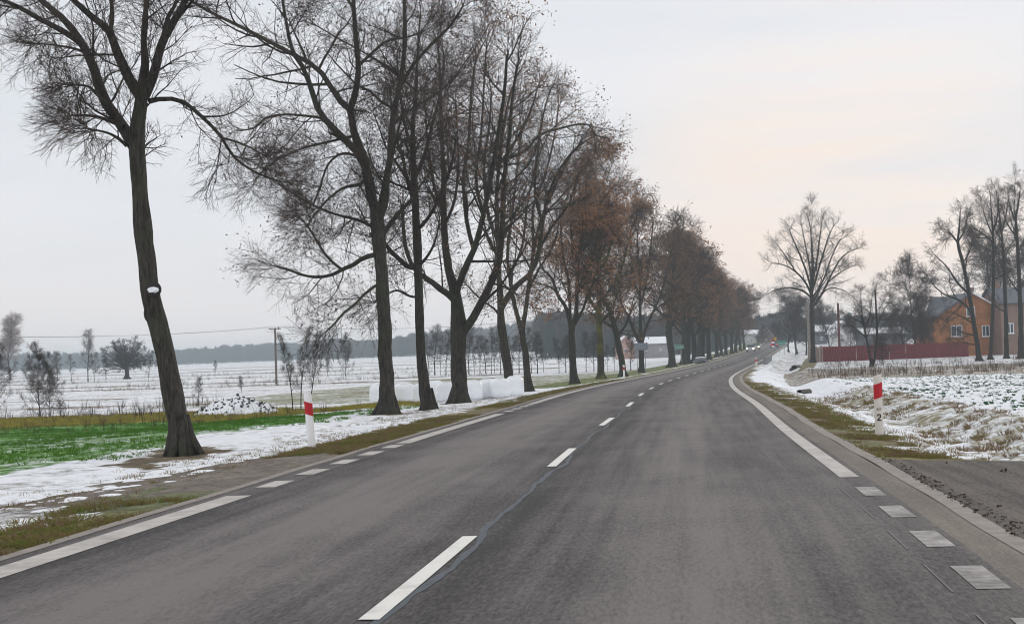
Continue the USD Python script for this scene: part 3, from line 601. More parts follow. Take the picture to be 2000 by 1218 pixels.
T8, b8 = traced('roadside_tree', 'tree with moss-yellow trunk foot and thick rusty withered leaves', AV, (1174, 740),
    [(1174, 740, 17), (1174, 735, 16), (1173, 700, 15), (1172, 669, 15), (1170, 640, 13), (1169, 615, 14), (1172, 568, 12), (1170, 524, 9), (1172, 450, 7), (1176, 400, 5), (1180, 355, 3)],
    [W([(1170, 610), (1150, 580), (1140, 550), (1125, 530)], 7, 3), W([(1171, 590), (1195, 560), (1215, 520), (1225, 480), (1240, 450)], 7, 3), W([(1171, 540), (1155, 500), (1145, 450), (1150, 400)], 6, 3), W([(1170, 530), (1190, 490), (1200, 430), (1205, 380)], 6, 3), W([(1172, 630), (1190, 610), (1205, 575)], 5, 2), W([(1170, 500), (1215, 440), (1235, 420)], 5, 2)],
    88, 13.5, extra=5, lv=(10, 6, 4, 2), rtw=.009, bark_m=m_bark_mossy, leaf=(m_leaf_brown, 8500, .095, .10, .55), spread=1.05)
T10, b10 = traced('roadside_tree', 'thick pollard-like tree standing right behind the grey back of a road sign', AV, (1253, 727),
    [(1253, 727, 13), (1253, 700, 12), (1252, 680, 12.5), (1251, 664, 15), (1251, 640, 7), (1250, 600, 6), (1250, 550, 5), (1245, 480, 3), (1248, 430, 2)],
    [W([(1249, 668), (1240, 650), (1228, 620), (1213, 590), (1208, 550), (1215, 500)], 8, 2), W([(1254, 668), (1262, 640), (1275, 610), (1285, 590), (1300, 540), (1310, 490)], 7, 2), W([(1250, 600), (1262, 550), (1270, 490), (1275, 440)], 5, 2), W([(1250, 580), (1235, 530), (1230, 470), (1240, 430)], 5, 2), W([(1275, 610), (1300, 590), (1330, 580)], 4, 2), W([(1213, 590), (1200, 570), (1195, 540)], 4, 2)],
    101, 15, extra=5, lv=(9, 5, 4, 2), rtw=.012, leaf=(m_leaf_dark, 6500, .11, .15, .5), spread=1.1)

# ---------------------------------------------------------------- trees grown by rule
def auto(path, seed, hgt, clear, r0, n, el=(35, 65), reach=.33, lean=.03, bark_m=None, upto=1.0, **kw):
    rng = np.random.default_rng(seed)
    p = [np.zeros(3)]; d = unit(np.array([rng.normal()*lean, rng.normal()*lean, 1.]))
    for _ in range(9):
        p.append(p[-1]+d*hgt*upto/9); d = unit(d+rng.normal(size=3)*[.06, .06, 0])
    p = np.array(p); r = r0*np.array([1, .93, .88, .82, .7, .55, .42, .3, .18, .06])
    tk, tr = resample(p, r, 30); limbs = []
    for i in range(n):
        t = clear+(.96-clear)*((i+rng.random())/n)
        j = int(t*29); az = i*2.4+rng.normal()*.5; e = math.radians(rng.uniform(*el))*(.75+.5*t)
        L = hgt*reach*rng.uniform(.75, 1.2)*(1-.62*((t-clear)/(1-clear))**1.3); d = np.array([math.cos(az)*math.cos(e), math.sin(az)*math.cos(e), math.sin(e)]); q = [tk[j]]
        for _ in range(6):
            q.append(q[-1]+d*L/6); d = unit(d+[0, 0, .12]+rng.normal(size=3)*.13)
        limbs.append((np.array(q), np.linspace(max(tr[j]*.55, r0*.1), r0*.05, 7)))
    build_tree(path, (p, r), limbs, seed, hgt, bark_m or m_bark, **kw)
protos = []
for i, (lm, nl, sh) in enumerate([(m_leaf_brown, 3600, .5), (m_leaf_dark, 3600, .55), (m_leaf_dark, 1800, .4), (m_leaf_brown, 3000, .6)]):
    k = klass(f'avenue_tree_kind_{"abcd"[i]}'); protos.append(k)
    auto(k, 300+i, 14, .24, .30, 15, (30, 62), .36, .04, m_bark, lv=(7, 5, 4, 1), rtw=.014, leaf=(lm, nl, .13, .19, sh), spread=1.0)
rows = [((1217, 735.5), 440, .75, 'thin-stemmed tree with a small red and white marker post in front of it'),
    ((1313, 717), 432, 1.0, 'tree standing just left of the left green place sign'), ((1335, 711.5), 468, .8, 'slim tree just right of the left green place sign'),
    ((1343, 710.5), 470, .9, 'tree touching the slim one right of the left green sign'), ((1356, 708.5), 490, 1., 'tree at the left end of the grey culvert headwall'),
    ((1365, 704.5), 500, .7, 'thin tree behind the middle of the grey culvert headwall'), ((1372, 703.5), 505, .8, 'dark tree behind the right end of the grey culvert headwall'),
    ((1385, 702.3), 512, 1.45, 'thickest far tree, first to the right of the culvert headwall'), ((1400, 697.5), 530, .9, 'slim tree next beyond the thickest far tree'),
    ((1409, 695.5), 545, .9, 'second tree beyond the thickest far one along the road'), ((1418, 693.5), 548, 1., 'third tree beyond the thickest far one along the road'),
    ((1429, 690.5), 555, 1.1, 'fourth tree beyond the thickest far one along the road'), ((1437, 688), 562, 1.2, 'fifth tree beyond the thickest far one, short of the headlights'),
    ((1446, 685), 572, .9, 'last but one of the avenue trees, left of the oncoming cars'), ((1454, 682.5), 580, .8, 'last tree of the avenue before the oncoming cars')]
rng = np.random.default_rng(5)
for i, (b, top, wd, lab) in enumerate(rows):
    g = G(*b); s = FPX/g[1]; H = (b[1]-top)/s/14.6
    copy(protos[[1, 2, 3, 0][i % 4]], 'roadside_tree', g, rng.uniform(0, 6.28), (H*(.8+.2*wd)*1.15, H*(.8+.2*wd)*1.15, H), lab, 'tree', AV)
# more of the avenue beyond the cars, hidden one behind another
# right side
traced('field_tree', 'tall lone bare tree with wide open crown on the right of the road', None, (1588, 708),
    [(1588, 708, 12), (1588, 690, 11), (1587, 640, 10), (1586, 600, 9), (1585, 560, 8), (1586, 527, 6), (1586, 475, 4.5), (1584, 430, 3), (1580, 392, 1.5)],
    [W([(1586, 585), (1604, 560), (1620, 530), (1640, 490), (1660, 465), (1688, 452)], 5, 1.5), W([(1585, 560), (1572, 530), (1550, 505), (1525, 490), (1500, 485)], 5, 1.5), W([(1586, 565), (1560, 545), (1530, 540), (1505, 545), (1490, 552)], 4.5, 1.5),
     W([(1585, 548), (1575, 510), (1560, 470), (1545, 435), (1535, 410)], 5, 1.5), W([(1585, 540), (1580, 490), (1570, 440), (1562, 400)], 5, 1.5), W([(1587, 545), (1600, 500), (1612, 460), (1625, 420), (1635, 400)], 5, 1.5),
     W([(1586, 530), (1598, 470), (1604, 420), (1608, 392)], 4.5, 1.5), W([(1588, 560), (1612, 520), (1630, 470), (1650, 430)], 4, 1.5), W([(1604, 560), (1630, 540), (1655, 545), (1668, 552)], 3, 1), W([(1620, 530), (1650, 505), (1680, 490)], 3, 1), W([(1550, 505), (1520, 460), (1505, 440)], 3, 1)],
    201, 18, fit=.87, extra=2, lv=(8, 5, 4, 1), rtw=.012, spread=.75, trop=.08, swing=.9)
AL = 'dark bare trees in front of the orange brick house'
al = [((1912, 705), 'leaning mossy bare tree, leftmost in front of the orange house', [(1912, 705, 14), (1910, 680, 11), (1902, 630, 10), (1888, 544, 9), (1877, 492, 8), (1867, 451, 6), (1870, 416, 4), (1872, 380, 2)],
       [W([(1890, 560), (1865, 535), (1845, 505), (1820, 480)], 5, 1.5), W([(1896, 600), (1870, 575), (1835, 560), (1800, 520)], 5, 1.5), W([(1868, 455), (1850, 430), (1835, 420)], 4, 1), W([(1867, 450), (1885, 410), (1890, 385)], 3, 1), W([(1900, 625), (1875, 610), (1850, 600), (1825, 612)], 3, 1), W([(1905, 650), (1870, 640), (1845, 625)], 3, 1), W([(1907, 670), (1880, 665), (1858, 655)], 3, 1), W([(1877, 495), (1895, 460), (1900, 430)], 3, 1)]),
      ((1934, 702), 'straight bare tree just right of the small white-framed window', [(1934, 702, 9), (1938, 630, 8), (1941, 527, 7), (1940, 434, 5), (1937, 390, 3), (1934, 345, 1.5)],
       [W([(1940, 450), (1915, 430), (1895, 415), (1890, 400)], 4, 1), W([(1940, 436), (1925, 400), (1915, 370)], 4, 1), W([(1939, 430), (1950, 390), (1952, 350)], 4, 1), W([(1940, 440), (1905, 440), (1880, 410)], 3, 1)]),
      ((1966, 700), 'bare tree with ivy-dark trunk behind the second alder from left', [(1966, 700, 11), (1964, 596, 8), (1960, 492, 7), (1955, 430, 5), (1948, 370, 3), (1944, 340, 1.5)],
       [W([(1958, 450), (1940, 420), (1925, 380)], 4, 1), W([(1955, 430), (1965, 390), (1970, 350)], 4, 1), W([(1960, 480), (1925, 465), (1905, 455)], 3, 1), W([(1964, 600), (1940, 585), (1925, 560)], 3, 1)]),
      ((1994, 700), 'thick bare tree at the far right edge of the picture', [(1994, 700, 13), (1993, 596, 10), (1988, 475, 8), (1983, 406, 6), (1988, 370, 4), (1992, 338, 2)],
       [W([(1986, 440), (1965, 410), (1955, 380)], 4, 1), W([(1984, 410), (1970, 370), (1965, 345)], 4, 1), W([(1988, 470), (2010, 420), (2015, 370)], 4, 1), W([(1991, 560), (1970, 530), (1955, 500)], 4, 1)])]
for i, (b, lab, tk, lb) in enumerate(al):
    traced('alder_tree', lab, AL, b, tk, lb, 410+i, 15.5, fit=.91, extra=3, bark_m=m_bark_alder, lv=(8, 5, 4, 2), rtw=.011, spread=.65, swing=.9, droop=.01)
traced('forked_stub_tree', 'low bare tree forking from the ground into two stems before the red fence', None, (1703, 716),
    [(1703, 716, 7), (1698, 690, 5), (1692, 660, 4.5), (1686, 630, 4), (1678, 610, 3)],
    [W([(1705, 714), (1711, 680), (1713, 650), (1711, 600), (1709, 566)], 5, 3), W([(1686, 632), (1668, 622), (1650, 612)], 3, 1), W([(1692, 660), (1676, 645), (1660, 635)], 3, 1), W([(1690, 640), (1700, 610), (1703, 580)], 2.5, 1), W([(1711, 610), (1725, 590), (1745, 548)], 1.6, .8), W([(1712, 640), (1725, 610), (1735, 590)], 2, .8), W([(1685, 630), (1682, 590), (1680, 570)], 2, .8)],
    421, 8, extra=2, bark_m=m_bark_alder, lv=(7, 5, 4, 2), rtw=.008, spread=1.1)
for k_, (nm, hh, rr, n, kw) in dict(
        sapling_kind_a=('s', 5, .05, 9, dict(lv=(5, 4, 3, 0), rtw=.006)), sapling_kind_b=('s', 5, .06, 12, dict(lv=(6, 4, 3, 0), rtw=.006, spread=1.2)), sapling_kind_c=('s', 5, .04, 7, dict(lv=(5, 4, 3, 0), rtw=.006))).items():
    auto(klass(k_), hash_ := sum(map(ord, k_)), hh, .22, rr, n, (45, 72), .26, .06, m_bark_alder, **kw)
auto(klass('near_sapling_kind'), 77, 5, .25, .045, 12, (45, 72), .24, .05, m_bark_alder, lv=(6, 4, 3, 0), rtw=.005, spread=.8)
for k_, kw in dict(thicket_kind_a=dict(clear=.12, n=20, el=(45, 75), reach=.36), thicket_kind_b=dict(clear=.2, n=18, el=(35, 65), reach=.42), bush_kind=dict(clear=.04, n=22, el=(25, 70), reach=.55)).items():
    auto(klass(k_), sum(map(ord, k_)), 8, kw.pop('clear'), .09, kw.pop('n'), kw['el'], kw['reach'], .03, m_bark_alder, lv=(6, 5, 3, 1), rtw=.012, spread=1.1)
k_ = klass('birch_kind'); auto(k_, 61, 10, .22, .10, 18, (50, 75), .24, .02, m_bark_alder, twig_m=m_twig_pale, lv=(7, 5, 5, 3), rtw=.008, droop=.03, spread=1.2)
KD = '/World/Kinds/'
def plant(kind, name, b, top, lab, cat='tree', group=None, unit_h=5., wide=1., rz=None, Yoff=0):
    g = G(*b); H = (b[1]-top)/(FPX/g[1])/unit_h
    return copy(KD+kind, name, g, rng.uniform(0, 6.28) if rz is None else rz, (H*wide, H*wide, H), lab, cat, group)
# dense dark trees behind the lone tree and thickets round the gardens
plant('thicket_kind_b', 'garden_tree', (1556, 692), 575, 'dense dark tree on the right verge behind the lone tall tree', unit_h=8.2, wide=1.5)
plant('thicket_kind_a', 'garden_tree', (1540, 687), 590, 'dark bushy tree behind the right green place sign', unit_h=8.2, wide=1.4)
plant('thicket_kind_b', 'garden_tree', (1575, 693), 590, 'grey-brown tree between the lone tall tree and the dense dark one', unit_h=8.2, wide=1.2)
for x, yb, yt, w, k, lab in [(1790, 698, 520, 1.1, 'thicket_kind_b', 'fine-twigged bare tree left of the orange house, above the red fence'), (1806, 699, 580, 1., 'thicket_kind_a', 'bare tree a little left of the orange house wall'),
        (1768, 697, 600, 1.5, 'bush_kind', 'purplish bare bush above the red fence, left of the house'), (1800, 698, 625, 1.2, 'bush_kind', 'dark bare bush near the left corner of the orange house'), (1744, 694, 618, 1.3, 'bush_kind', 'grey bush behind the middle of the red fence'),
        (1660, 693, 632, 1.3, 'bush_kind', 'small reddish bush in front of the far white house gable'), (1725, 714, 660, 1.3, 'bush_kind', 'ochre bush growing in front of the red fence'),
        (1950, 690, 470, 1.2, 'thicket_kind_b', 'bare tree behind the alders and the orange house roof'), (1985, 688, 480, 1.3, 'thicket_kind_a', 'bare tree behind the house at the right picture edge'), (1620, 690, 585, 1., 'thicket_kind_a', 'hazy bare tree beyond the left end of the red fence'),
        (1490, 676, 640, 1.3, 'bush_kind', 'small far tree above the oncoming headlights'), (1520, 675, 632, 1.2, 'thicket_kind_a', 'far tree right of the distant brown house')]:
    plant(k, 'garden_tree' if k[0] == 't' else 'garden_bush', (x, yb), yt, lab, 'tree' if k[0] == 't' else 'bush', unit_h=8.2, wide=w)
# left fields
g = G(248, 740); s = g[1]/FPX; rw = np.random.default_rng(71); path = thing('willow_tree', 'round dark bare willow with short trunk standing alone in the left field', 'tree', g)
tk = np.array([[0, 0, 0], [.05, 0, 1.2], [0, .05, 2.3], [0, 0, 3.2]]); lb = []
for i in range(26):
    az = i*2.4; e = math.radians(rw.uniform(-5, 75)); L = rw.uniform(4.2, 5.6); d = np.array([math.cos(az)*math.cos(e), math.sin(az)*math.cos(e), math.sin(e)+.12]); q = [np.array([0, 0, rw.uniform(1.9, 3.1)])]
    for _ in range(5): q.append(q[-1]+d*L/5); d = unit(d+rw.normal(size=3)*.09)
    lb.append((np.array(q), np.linspace(.13, .05, 6)))
build_tree(path, (tk, np.array([.42, .38, .4, .2])), lb, 71, 7.5, m_bark, m_twig_dark, lv=(8, 5, 4, 1), rtw=.02, spread=1.0)
plant('birch_kind', 'birch_tree', (20, 742), 622, 'pale fine-twigged birch at the far left edge', unit_h=10.2, wide=1.3)
plant('bush_kind', 'conical_bush', (675, 735), 662, 'narrow cone-shaped grey bush alone in the far left field', 'bush', unit_h=8.2, wide=.62)
SH = 'bare shrubs at the near edge of the snowy field'
plant('bush_kind', 'bare_shrub', (78, 815), 690, 'tallest black bare shrub at the left edge of the snowy field', 'shrub', SH, 8.2, .8)
plant('bush_kind', 'bare_shrub', (98, 815), 722, 'thin shrub touching the right of the tallest black one', 'shrub', SH, 8.2, .8)
plant('bush_kind', 'bare_shrub', (-8, 806), 690, 'bare shrub cut off by the left picture edge', 'shrub', SH, 8.2, .8)
plant('bush_kind', 'bare_shrub', (118, 812), 785, 'lowest dark shrub right of the tallest black one', 'shrub', SH, 8.2, 1.3)
SP = 'slim saplings beside the left marker post'
for x, yb, yt, k, lab in [(572, 803, 655, 'a', 'crooked leftmost sapling behind the left marker post'), (588, 801, 640, 'c', 'middle tallest sapling behind the left marker post'), (606, 800, 650, 'b', 'rightmost sapling, half hidden by the left marker post')]:
    plant('near_sapling_kind', 'sapling', (x, yb), yt, lab, 'sapling', SP, 5.1, .8)
for x, yb, yt, lab in [(388, 792, 738, 'thin sapling right of the leaning trunk, left of the rubble heap'), (472, 768, 735, 'thin sapling right behind the rubble heap'), (172, 745, 648, 'tall thin sapling left of the round willow'), (185, 745, 690, 'low sapling between the tall thin one and the willow'), (207, 746, 700, 'dark sapling just left of the willow'), (140, 745, 695, 'grey sapling halfway between birch and willow'), (112, 745, 688, 'thin sapling near the birch, above the black shrub'), (290, 744, 705, 'low sapling between willow and leaning trunk'), (420, 735, 705, 'tiny sapling on the far balk right of the leaning trunk'), (640, 735, 700, 'low sapling left of the cone-shaped bush')]:
    plant('sapling_kind_'+'abc'[int(x) % 3], 'sapling', (x, yb), yt, lab, 'sapling', 'single saplings in the left field', 5.1, rng.uniform(.8, 1.2))
for i, x in enumerate(np.concatenate([np.linspace(838, 960, 12), np.linspace(966, 1050, 8), [1062, 1092, 1105, 1118, 1145, 1160, 1186, 1200, 1232]])):
    yb = 731-.02*(x-900)+rng.normal()*.8; yt = rng.uniform(636, 662) if x < 1060 else rng.uniform(650, 685)
    ORD = 'first second third fourth fifth sixth seventh eighth ninth tenth eleventh twelfth thirteenth fourteenth fifteenth sixteenth seventeenth eighteenth nineteenth twentieth'.split()
    lab = (f'{ORD[i]} sapling from the left in the dense row behind the white bales' if i < 20 else f'{ORD[i-20]} sapling from the left in the loose row right of the bales')
    plant('sapling_kind_'+'abc'[i % 3], 'hedge_sapling', (x, yb), yt, lab, 'sapling', 'dense sapling row behind the bales' if x < 1060 else 'loose saplings right of the bales', 5.1, rng.uniform(.7, 1.15))

# ---------------------------------------------------------------- far woods: hundreds of trees nobody could count
def instancer(name, protos_mesh, pos, scale, rot, kind='stuff', label=None, cat=None):
    path = numbered(name); pi = UsdGeom.PointInstancer.Define(stage, path); tag(pi, label, cat, None, kind)
    UsdGeom.Scope.Define(stage, path+'/kinds'); ts = []
    for i, (m, mt) in enumerate(protos_mesh):
        q = f'{path}/kinds/kind_{i}'; usdkit.mesh(stage, q, m, mt); ts.append(Sdf.Path(q))
    pi.CreatePrototypesRel().SetTargets(ts)
    n = len(pos); pi.CreatePositionsAttr(Vt.Vec3fArray.FromNumpy(np.asarray(pos, np.float32)))
    rr = np.random.default_rng(len(pos)); pi.CreateProtoIndicesAttr(Vt.IntArray.FromNumpy(rr.integers(0, len(ts), n).astype(np.int32)))
    sc = np.asarray(scale, np.float32); sc = np.repeat(sc[:, None], 3, 1) if sc.ndim == 1 else sc
    pi.CreateScalesAttr(Vt.Vec3fArray.FromNumpy(sc))
    a = np.asarray(rot)/2; qs = [Gf.Quath(float(math.cos(t)), 0, 0, float(math.sin(t))) for t in a]
    pi.CreateOrientationsAttr(Vt.QuathArray(qs)); return path
def far_tree(seed, conifer):
    r = np.random.default_rng(seed); n = 420 if conifer else 520
    if conifer: z = r.uniform(.15, 1, n); rad = (1.02-z)*.20*(.6+.8*r.random(n))+.01
    else: z = .28+.72*r.random(n)**.8; rad = .26*np.sqrt(np.clip(1-((z-.62)/.42)**2, 0, 1))*(.45+.7*r.random(n))
    a = r.uniform(0, 6.28, n); c = np.stack([np.cos(a)*rad, np.sin(a)*rad, z], 1)
    u = unit(r.normal(size=(n, 3))+[0, 0, .9*(not conifer)]); w = unit(np.cross(u, r.normal(size=(n, 3)))); L = (.055 if conifer else .085)*r.uniform(.6, 1.3, n)[:, None]; wd = .35 if conifer else .10
    V = np.stack([c-u*L-w*L*wd, c+u*L-w*L*wd*.4, c+u*L+w*L*wd*.4, c-u*L+w*L*wd], 1).reshape(-1, 3)
    F = (np.array([[0, 1, 2], [0, 2, 3]])[None]+(np.arange(n)*4)[:, None, None]).reshape(-1, 3)
    t = tubes(np.array([[[0, 0, -.05], [.01, 0, .45], [0, 0, .9]]]), np.array([[.018, .013, .004]]), 4)
    return join([(V, F), t])
fkinds = [(far_tree(1, True), m_conifer), (far_tree(2, True), m_conifer_pale), (far_tree(3, False), m_wood_twig), (far_tree(4, False), m_wood_pale)]
def wood(name, x0, x1, y0, y1, n, hmin, hmax, lab, mix=fkinds):
    r = np.random.default_rng(n); y = r.uniform(y0, y1, n); x = r.uniform(x0, x1, n)*y/y0
    ok = np.ones(n, bool); z = h(x, y)
    hh = r.uniform(hmin*.9, hmax, n)*(.6+.8*meshkit.fbm(np.stack([x*.02, y*.004, 0*x], 1), 3, 5))
    instancer(name, mix, np.stack([x, y, z], 1)[ok], hh, r.uniform(0, 6.28, n), label=lab, cat='wood')
wood('far_wood', -600, -110, 1550, 1900, 2600, 12.5, 16.5, 'long blue-grey wood along the horizon on the left')
wood('far_wood', -125, 90, 1080, 1400, 1600, 11.5, 15, 'nearer blue wood behind the sapling row and the bales', fkinds[1::2])
wood('far_wood', 8, 62, 470, 640, 620, 10, 14, 'blue wood rising behind the barn and avenue', fkinds[1::2])
wood('far_wood', 70, 230, 560, 800, 900, 7, 10, 'hazy wood behind the village on the right')
r = np.random.default_rng(31)

# ---------------------------------------------------------------- marker posts
def marker(name, label, base, hgt, w, lean, numbers=False, m=None, flip=1, Yn=0):
    g = G(*base); p = thing(name, label, 'marker post', g, group='red and white marker posts')
    sl = .045*flip
    def slab(z0l, z0r, z1l, z1r, hw, t0, t1):
        L = lambda z: lean*z
        P = [(-hw+L(z0l), z0l), (hw+L(z0r), z0r), (hw+L(z1r), z1r), (-hw+L(z1l), z1l)]
        n = 9; V = []
        for i in range(n):   # a shallow D section: bulging towards the traffic
            f = i/(n-1); b = t0+(t1-t0)*(1-(2*f-1)**2)
            for (xa, za), (xb, zb) in (((P[0]), (P[1])), ((P[3]), (P[2]))):
                V.append((xa+(xb-xa)*f, -b, za+(zb-za)*f))
        for i in range(n):
            f = i/(n-1)
            for (xa, za), (xb, zb) in (((P[0]), (P[1])), ((P[3]), (P[2]))): V.append((xa+(xb-xa)*f, .02, za+(zb-za)*f))
        return trimesh.convex.convex_hull(np.array(V))
    obj('post', slab(-.15, -.15, hgt-sl, hgt, w/2, .012, .045), m or m_white, p)
    a, b = hgt*.62, hgt*.85
    obj('red_band', slab(a-sl*.5, a+sl*.5, b-sl*.5, b+sl*.5, w/2+.003, .016, .049), m_red, p)
    if numbers:
        for txt, hh, zz in (('62', .046, hgt*.425), ('2', .105, hgt*.265)):
            t = meshkit.text_mesh(txt, hh, .004, bold=txt == '2'); t.apply_transform(trimesh.transformations.rotation_matrix(PI/2, [1, 0, 0]))
            t.apply_translation([-t.bounds.mean(0)[0]-.006, -.047-t.bounds[0][1]*0, zz]); obj('number', t, m_black, p)
    return p
marker('marker_post', 'white marker post with red band and black figures 62 and 2 on the right verge', (1718, 853), 1.045, .135, .0, True)
marker('marker_post', 'white marker post with red band on the left verge near the leaning trunk', (609, 876), .965, .135, -.05, m=m_white_l, flip=-1)
marker('marker_post', 'small far marker post on the right verge before the culvert parapet', (1477.5, 717), .95, .16, 0, flip=1)
marker('marker_post', 'small far marker post in front of the thin-stemmed tree on the left', (1219, 737), .95, .15, 0, m=m_white_l, flip=-1)

# ---------------------------------------------------------------- signs
def board(name, label, base, board_px, m, text=None, back=False, posts=2, Y=None, cat='road sign'):
    g = G(*base)
    if Y: q = at(base[0], base[1], Y); g = np.array([q[0], Y, float(h(q[0], Y))])
    s = g[1]/FPX; x0, y0, x1, y1 = board_px; w, hh = (x1-x0)*s, (y1-y0)*s
    zc = at((x0+x1)/2, (y0+y1)/2, g[1]); p = thing(name, label, cat, g)
    cx, cz = zc[0]-g[0], zc[2]-g[2]
    for k in range(posts):
        xx = cx+(0 if posts == 1 else (-.3 if k == 0 else .3)*w); obj('post', cyl([xx, .05, -.3], [xx, .05, cz+hh*.45], .035, 8), m_metal, p)
    obj('board', rbox(w, .03, hh, .012, 2, (cx, 0, cz)), m, p)
    if text:
        b = .035*w; obj('border', cat_([box(cx, -.018, cz+sg*(hh/2-.05), w-.08, .006, .025) for sg in (-1, 1)]+[box(cx+sg*(w/2-.05), -.018, cz, .025, .006, hh-.124) for sg in (-1, 1)]), m_signwhite, p)
        t = meshkit.text_mesh(text, hh*.36, .006); t.apply_scale([min(1, (w-.2)/np.ptp(t.bounds[:, 0])), 1, 1]); t.apply_transform(trimesh.transformations.rotation_matrix(PI/2, [1, 0, 0]))
        t.apply_translation([cx-t.bounds[:, 0].mean(), -.017, cz-t.bounds[:, 2].mean()]); obj('lettering', t, m_signwhite, p)
    if back:
        obj('rail', cat_([box(cx, -.03, cz+sg*hh*.27, w*.96, .03, .05) for sg in (-1, 1)]), m_metal, p)
    return p
board('place_sign', 'green place-name sign with white lettering on the right before the village', (1527, 690), (1518, 665.3, 1536, 673.8), m_green, 'Tobaczka')
board('place_sign', 'green place-name sign with white lettering between trunks on the left', (1324, 714), (1314.5, 673, 1335, 681.2), m_green, 'Tobaczka', Y=205)
board('sign_back', 'grey unpainted back of a wide road sign before the thick pollard-like tree', (1250, 728.5), (1238.5, 669.5, 1265, 683.5), m_signback, back=True, Y=156)
# red and white chevron marker and small yellow sign far off
g = G(1510, 683); p = thing('bend_marker', 'red and white bend marker panel far off beside the dark blue car', 'road sign', g)
obj('post', cyl([0, .04, -.2], [0, .04, 2.0], .04, 8), m_metal, p)
for i in range(4): obj('stripe', box(0, 0, .75+i*.42, .62, .03, .40), m_red if i % 2 else m_signwhite, p)
g = G(1515, 682); p = thing('yellow_sign', 'small yellow diamond sign far off left of the right green sign', 'road sign', g)
obj('post', cyl([0, .04, -.2], [0, .04, 2.2], .035, 8), m_metal, p)
d = trimesh.creation.box([.62, .03, .62]); d.apply_transform(trimesh.transformations.rotation_matrix(PI/4, [0, 1, 0])); d.apply_translation([0, 0, 2.35])
obj('board', d, plain('yellow_sign_paint', (.62, .36, .03), .4, .08), p)

# ---------------------------------------------------------------- wrapped bales
BL = 'row of white wrapped bales behind the roadside trees'
bx = [(741, 788, 1.0, 'leftmost white bale, peeping out left of the tall drooping tree'), (790, 786, 1.15, 'white bale between the tall drooping tree and the slim dark one'), (824, 786.5, .9, 'cream white bale half hidden by the slim dark tree'), (850, 781, .95, 'white bale set back just right of the slim dark tree'),
      (871, 784.5, 1.0, 'rounded cream bale left of the stout forking tree'), (922, 780.5, 1.15, 'big white bale just right of the stout forking tree'), (953, 778, 1.0, 'white bale third from the right end'), (977, 776.5, 1.0, 'white bale half behind the dark leaning tree'), (1006, 772, .95, 'rightmost white bale, between the last two bale-side trunks')]
br = np.random.default_rng(12)
for x, y, k, lab in bx:
    g = G(x, y); s = g[1]/FPX; W_, H_ = 36*s*k, 37*s
    p = thing('wrapped_bale', lab, 'bale', g, br.normal()*.15, BL)
    m = trimesh.creation.icosphere(4, 1.0); v = m.vertices; e = 4.5
    v = np.sign(v)*np.abs(v)**.9; r = (np.abs(v)**e).sum(1)**(1/e); v = v/r[:, None]
    sag = 1+.05*(1-v[:, 2])*.5
    v = v*np.array([W_/2, W_/2, H_/2*1.02])*np.stack([sag, sag, np.ones(len(v))], 1)
    n = meshkit.fbm(v*np.array([4.5, 4.5, 7])+br.random(3)*50, 3, 4)-.5; m.vertices = v*(1+.075*n[:, None])+[0, 0, H_*.49]
    obj('wrap', m, m_wrap, p, smooth=True)
    tail = trimesh.creation.icosphere(2, .09); tail.vertices *= [1, .5, .4]; tail.apply_translation([W_*.2, -W_*.46, H_*.55]); obj('film_fold', tail, m_wrap, p, smooth=True)
    hgt = H_; cap = trimesh.creation.icosphere(3, 1.0); cap.vertices = cap.vertices*[W_*.36, W_*.36, .05]; cap.vertices[:, 2] += .02*(meshkit.noise(cap.vertices*6)-.5); cap.apply_translation([0, 0, H_*.985]); obj('snow_cap', cap, m_snow, p, smooth=True)

# ---------------------------------------------------------------- snow-dusted rubble heap
g = G(452, 809); s = g[1]/FPX; p = thing('rubble_heap', 'heap of dark rubble dusted with snow, right of the leaning trunk', 'heap', g)
hr = np.random.default_rng(8); wH, hH = 172*s/2, 33*s
def heap_z(x, y):
    return hH*np.clip(1-np.abs((x-.12*wH)/wH)**1.5-(y/1.5)**2, 0, None)**.8
gx, gy = np.meshgrid(np.linspace(-wH, wH*1.15, 90), np.linspace(-1.5, 1.5, 50), indexing='ij'); gz = heap_z(gx, gy)-.05
gz += (meshkit.fbm(np.stack([gx, gy, 0*gx], -1)*3.2, 4, 3)-.5)*.55*(gz > .0)
obj('snow_mound', (np.stack([gx, gy, gz], -1).reshape(-1, 3), grid_faces(90, 50)[:, ::-1]), m_snow, p, smooth=True)
for i in range(260):
    x, y = hr.uniform(-wH*.95, wH), hr.uniform(-1.35, .6); z = heap_z(x, y)+float(meshkit.fbm(np.array([x, y, 0])*3.2, 4, 3)-.5)*.55-.03
    if z < .03: continue
    r = hr.uniform(.02, .06); b = trimesh.creation.icosphere(1, r); b.vertices = b.vertices*hr.uniform(.6, 1.5, 3)+hr.normal(size=b.vertices.shape)*r*.16; b.apply_translation([x, y, z+.0])
    obj('stone', b, m_stone, p)

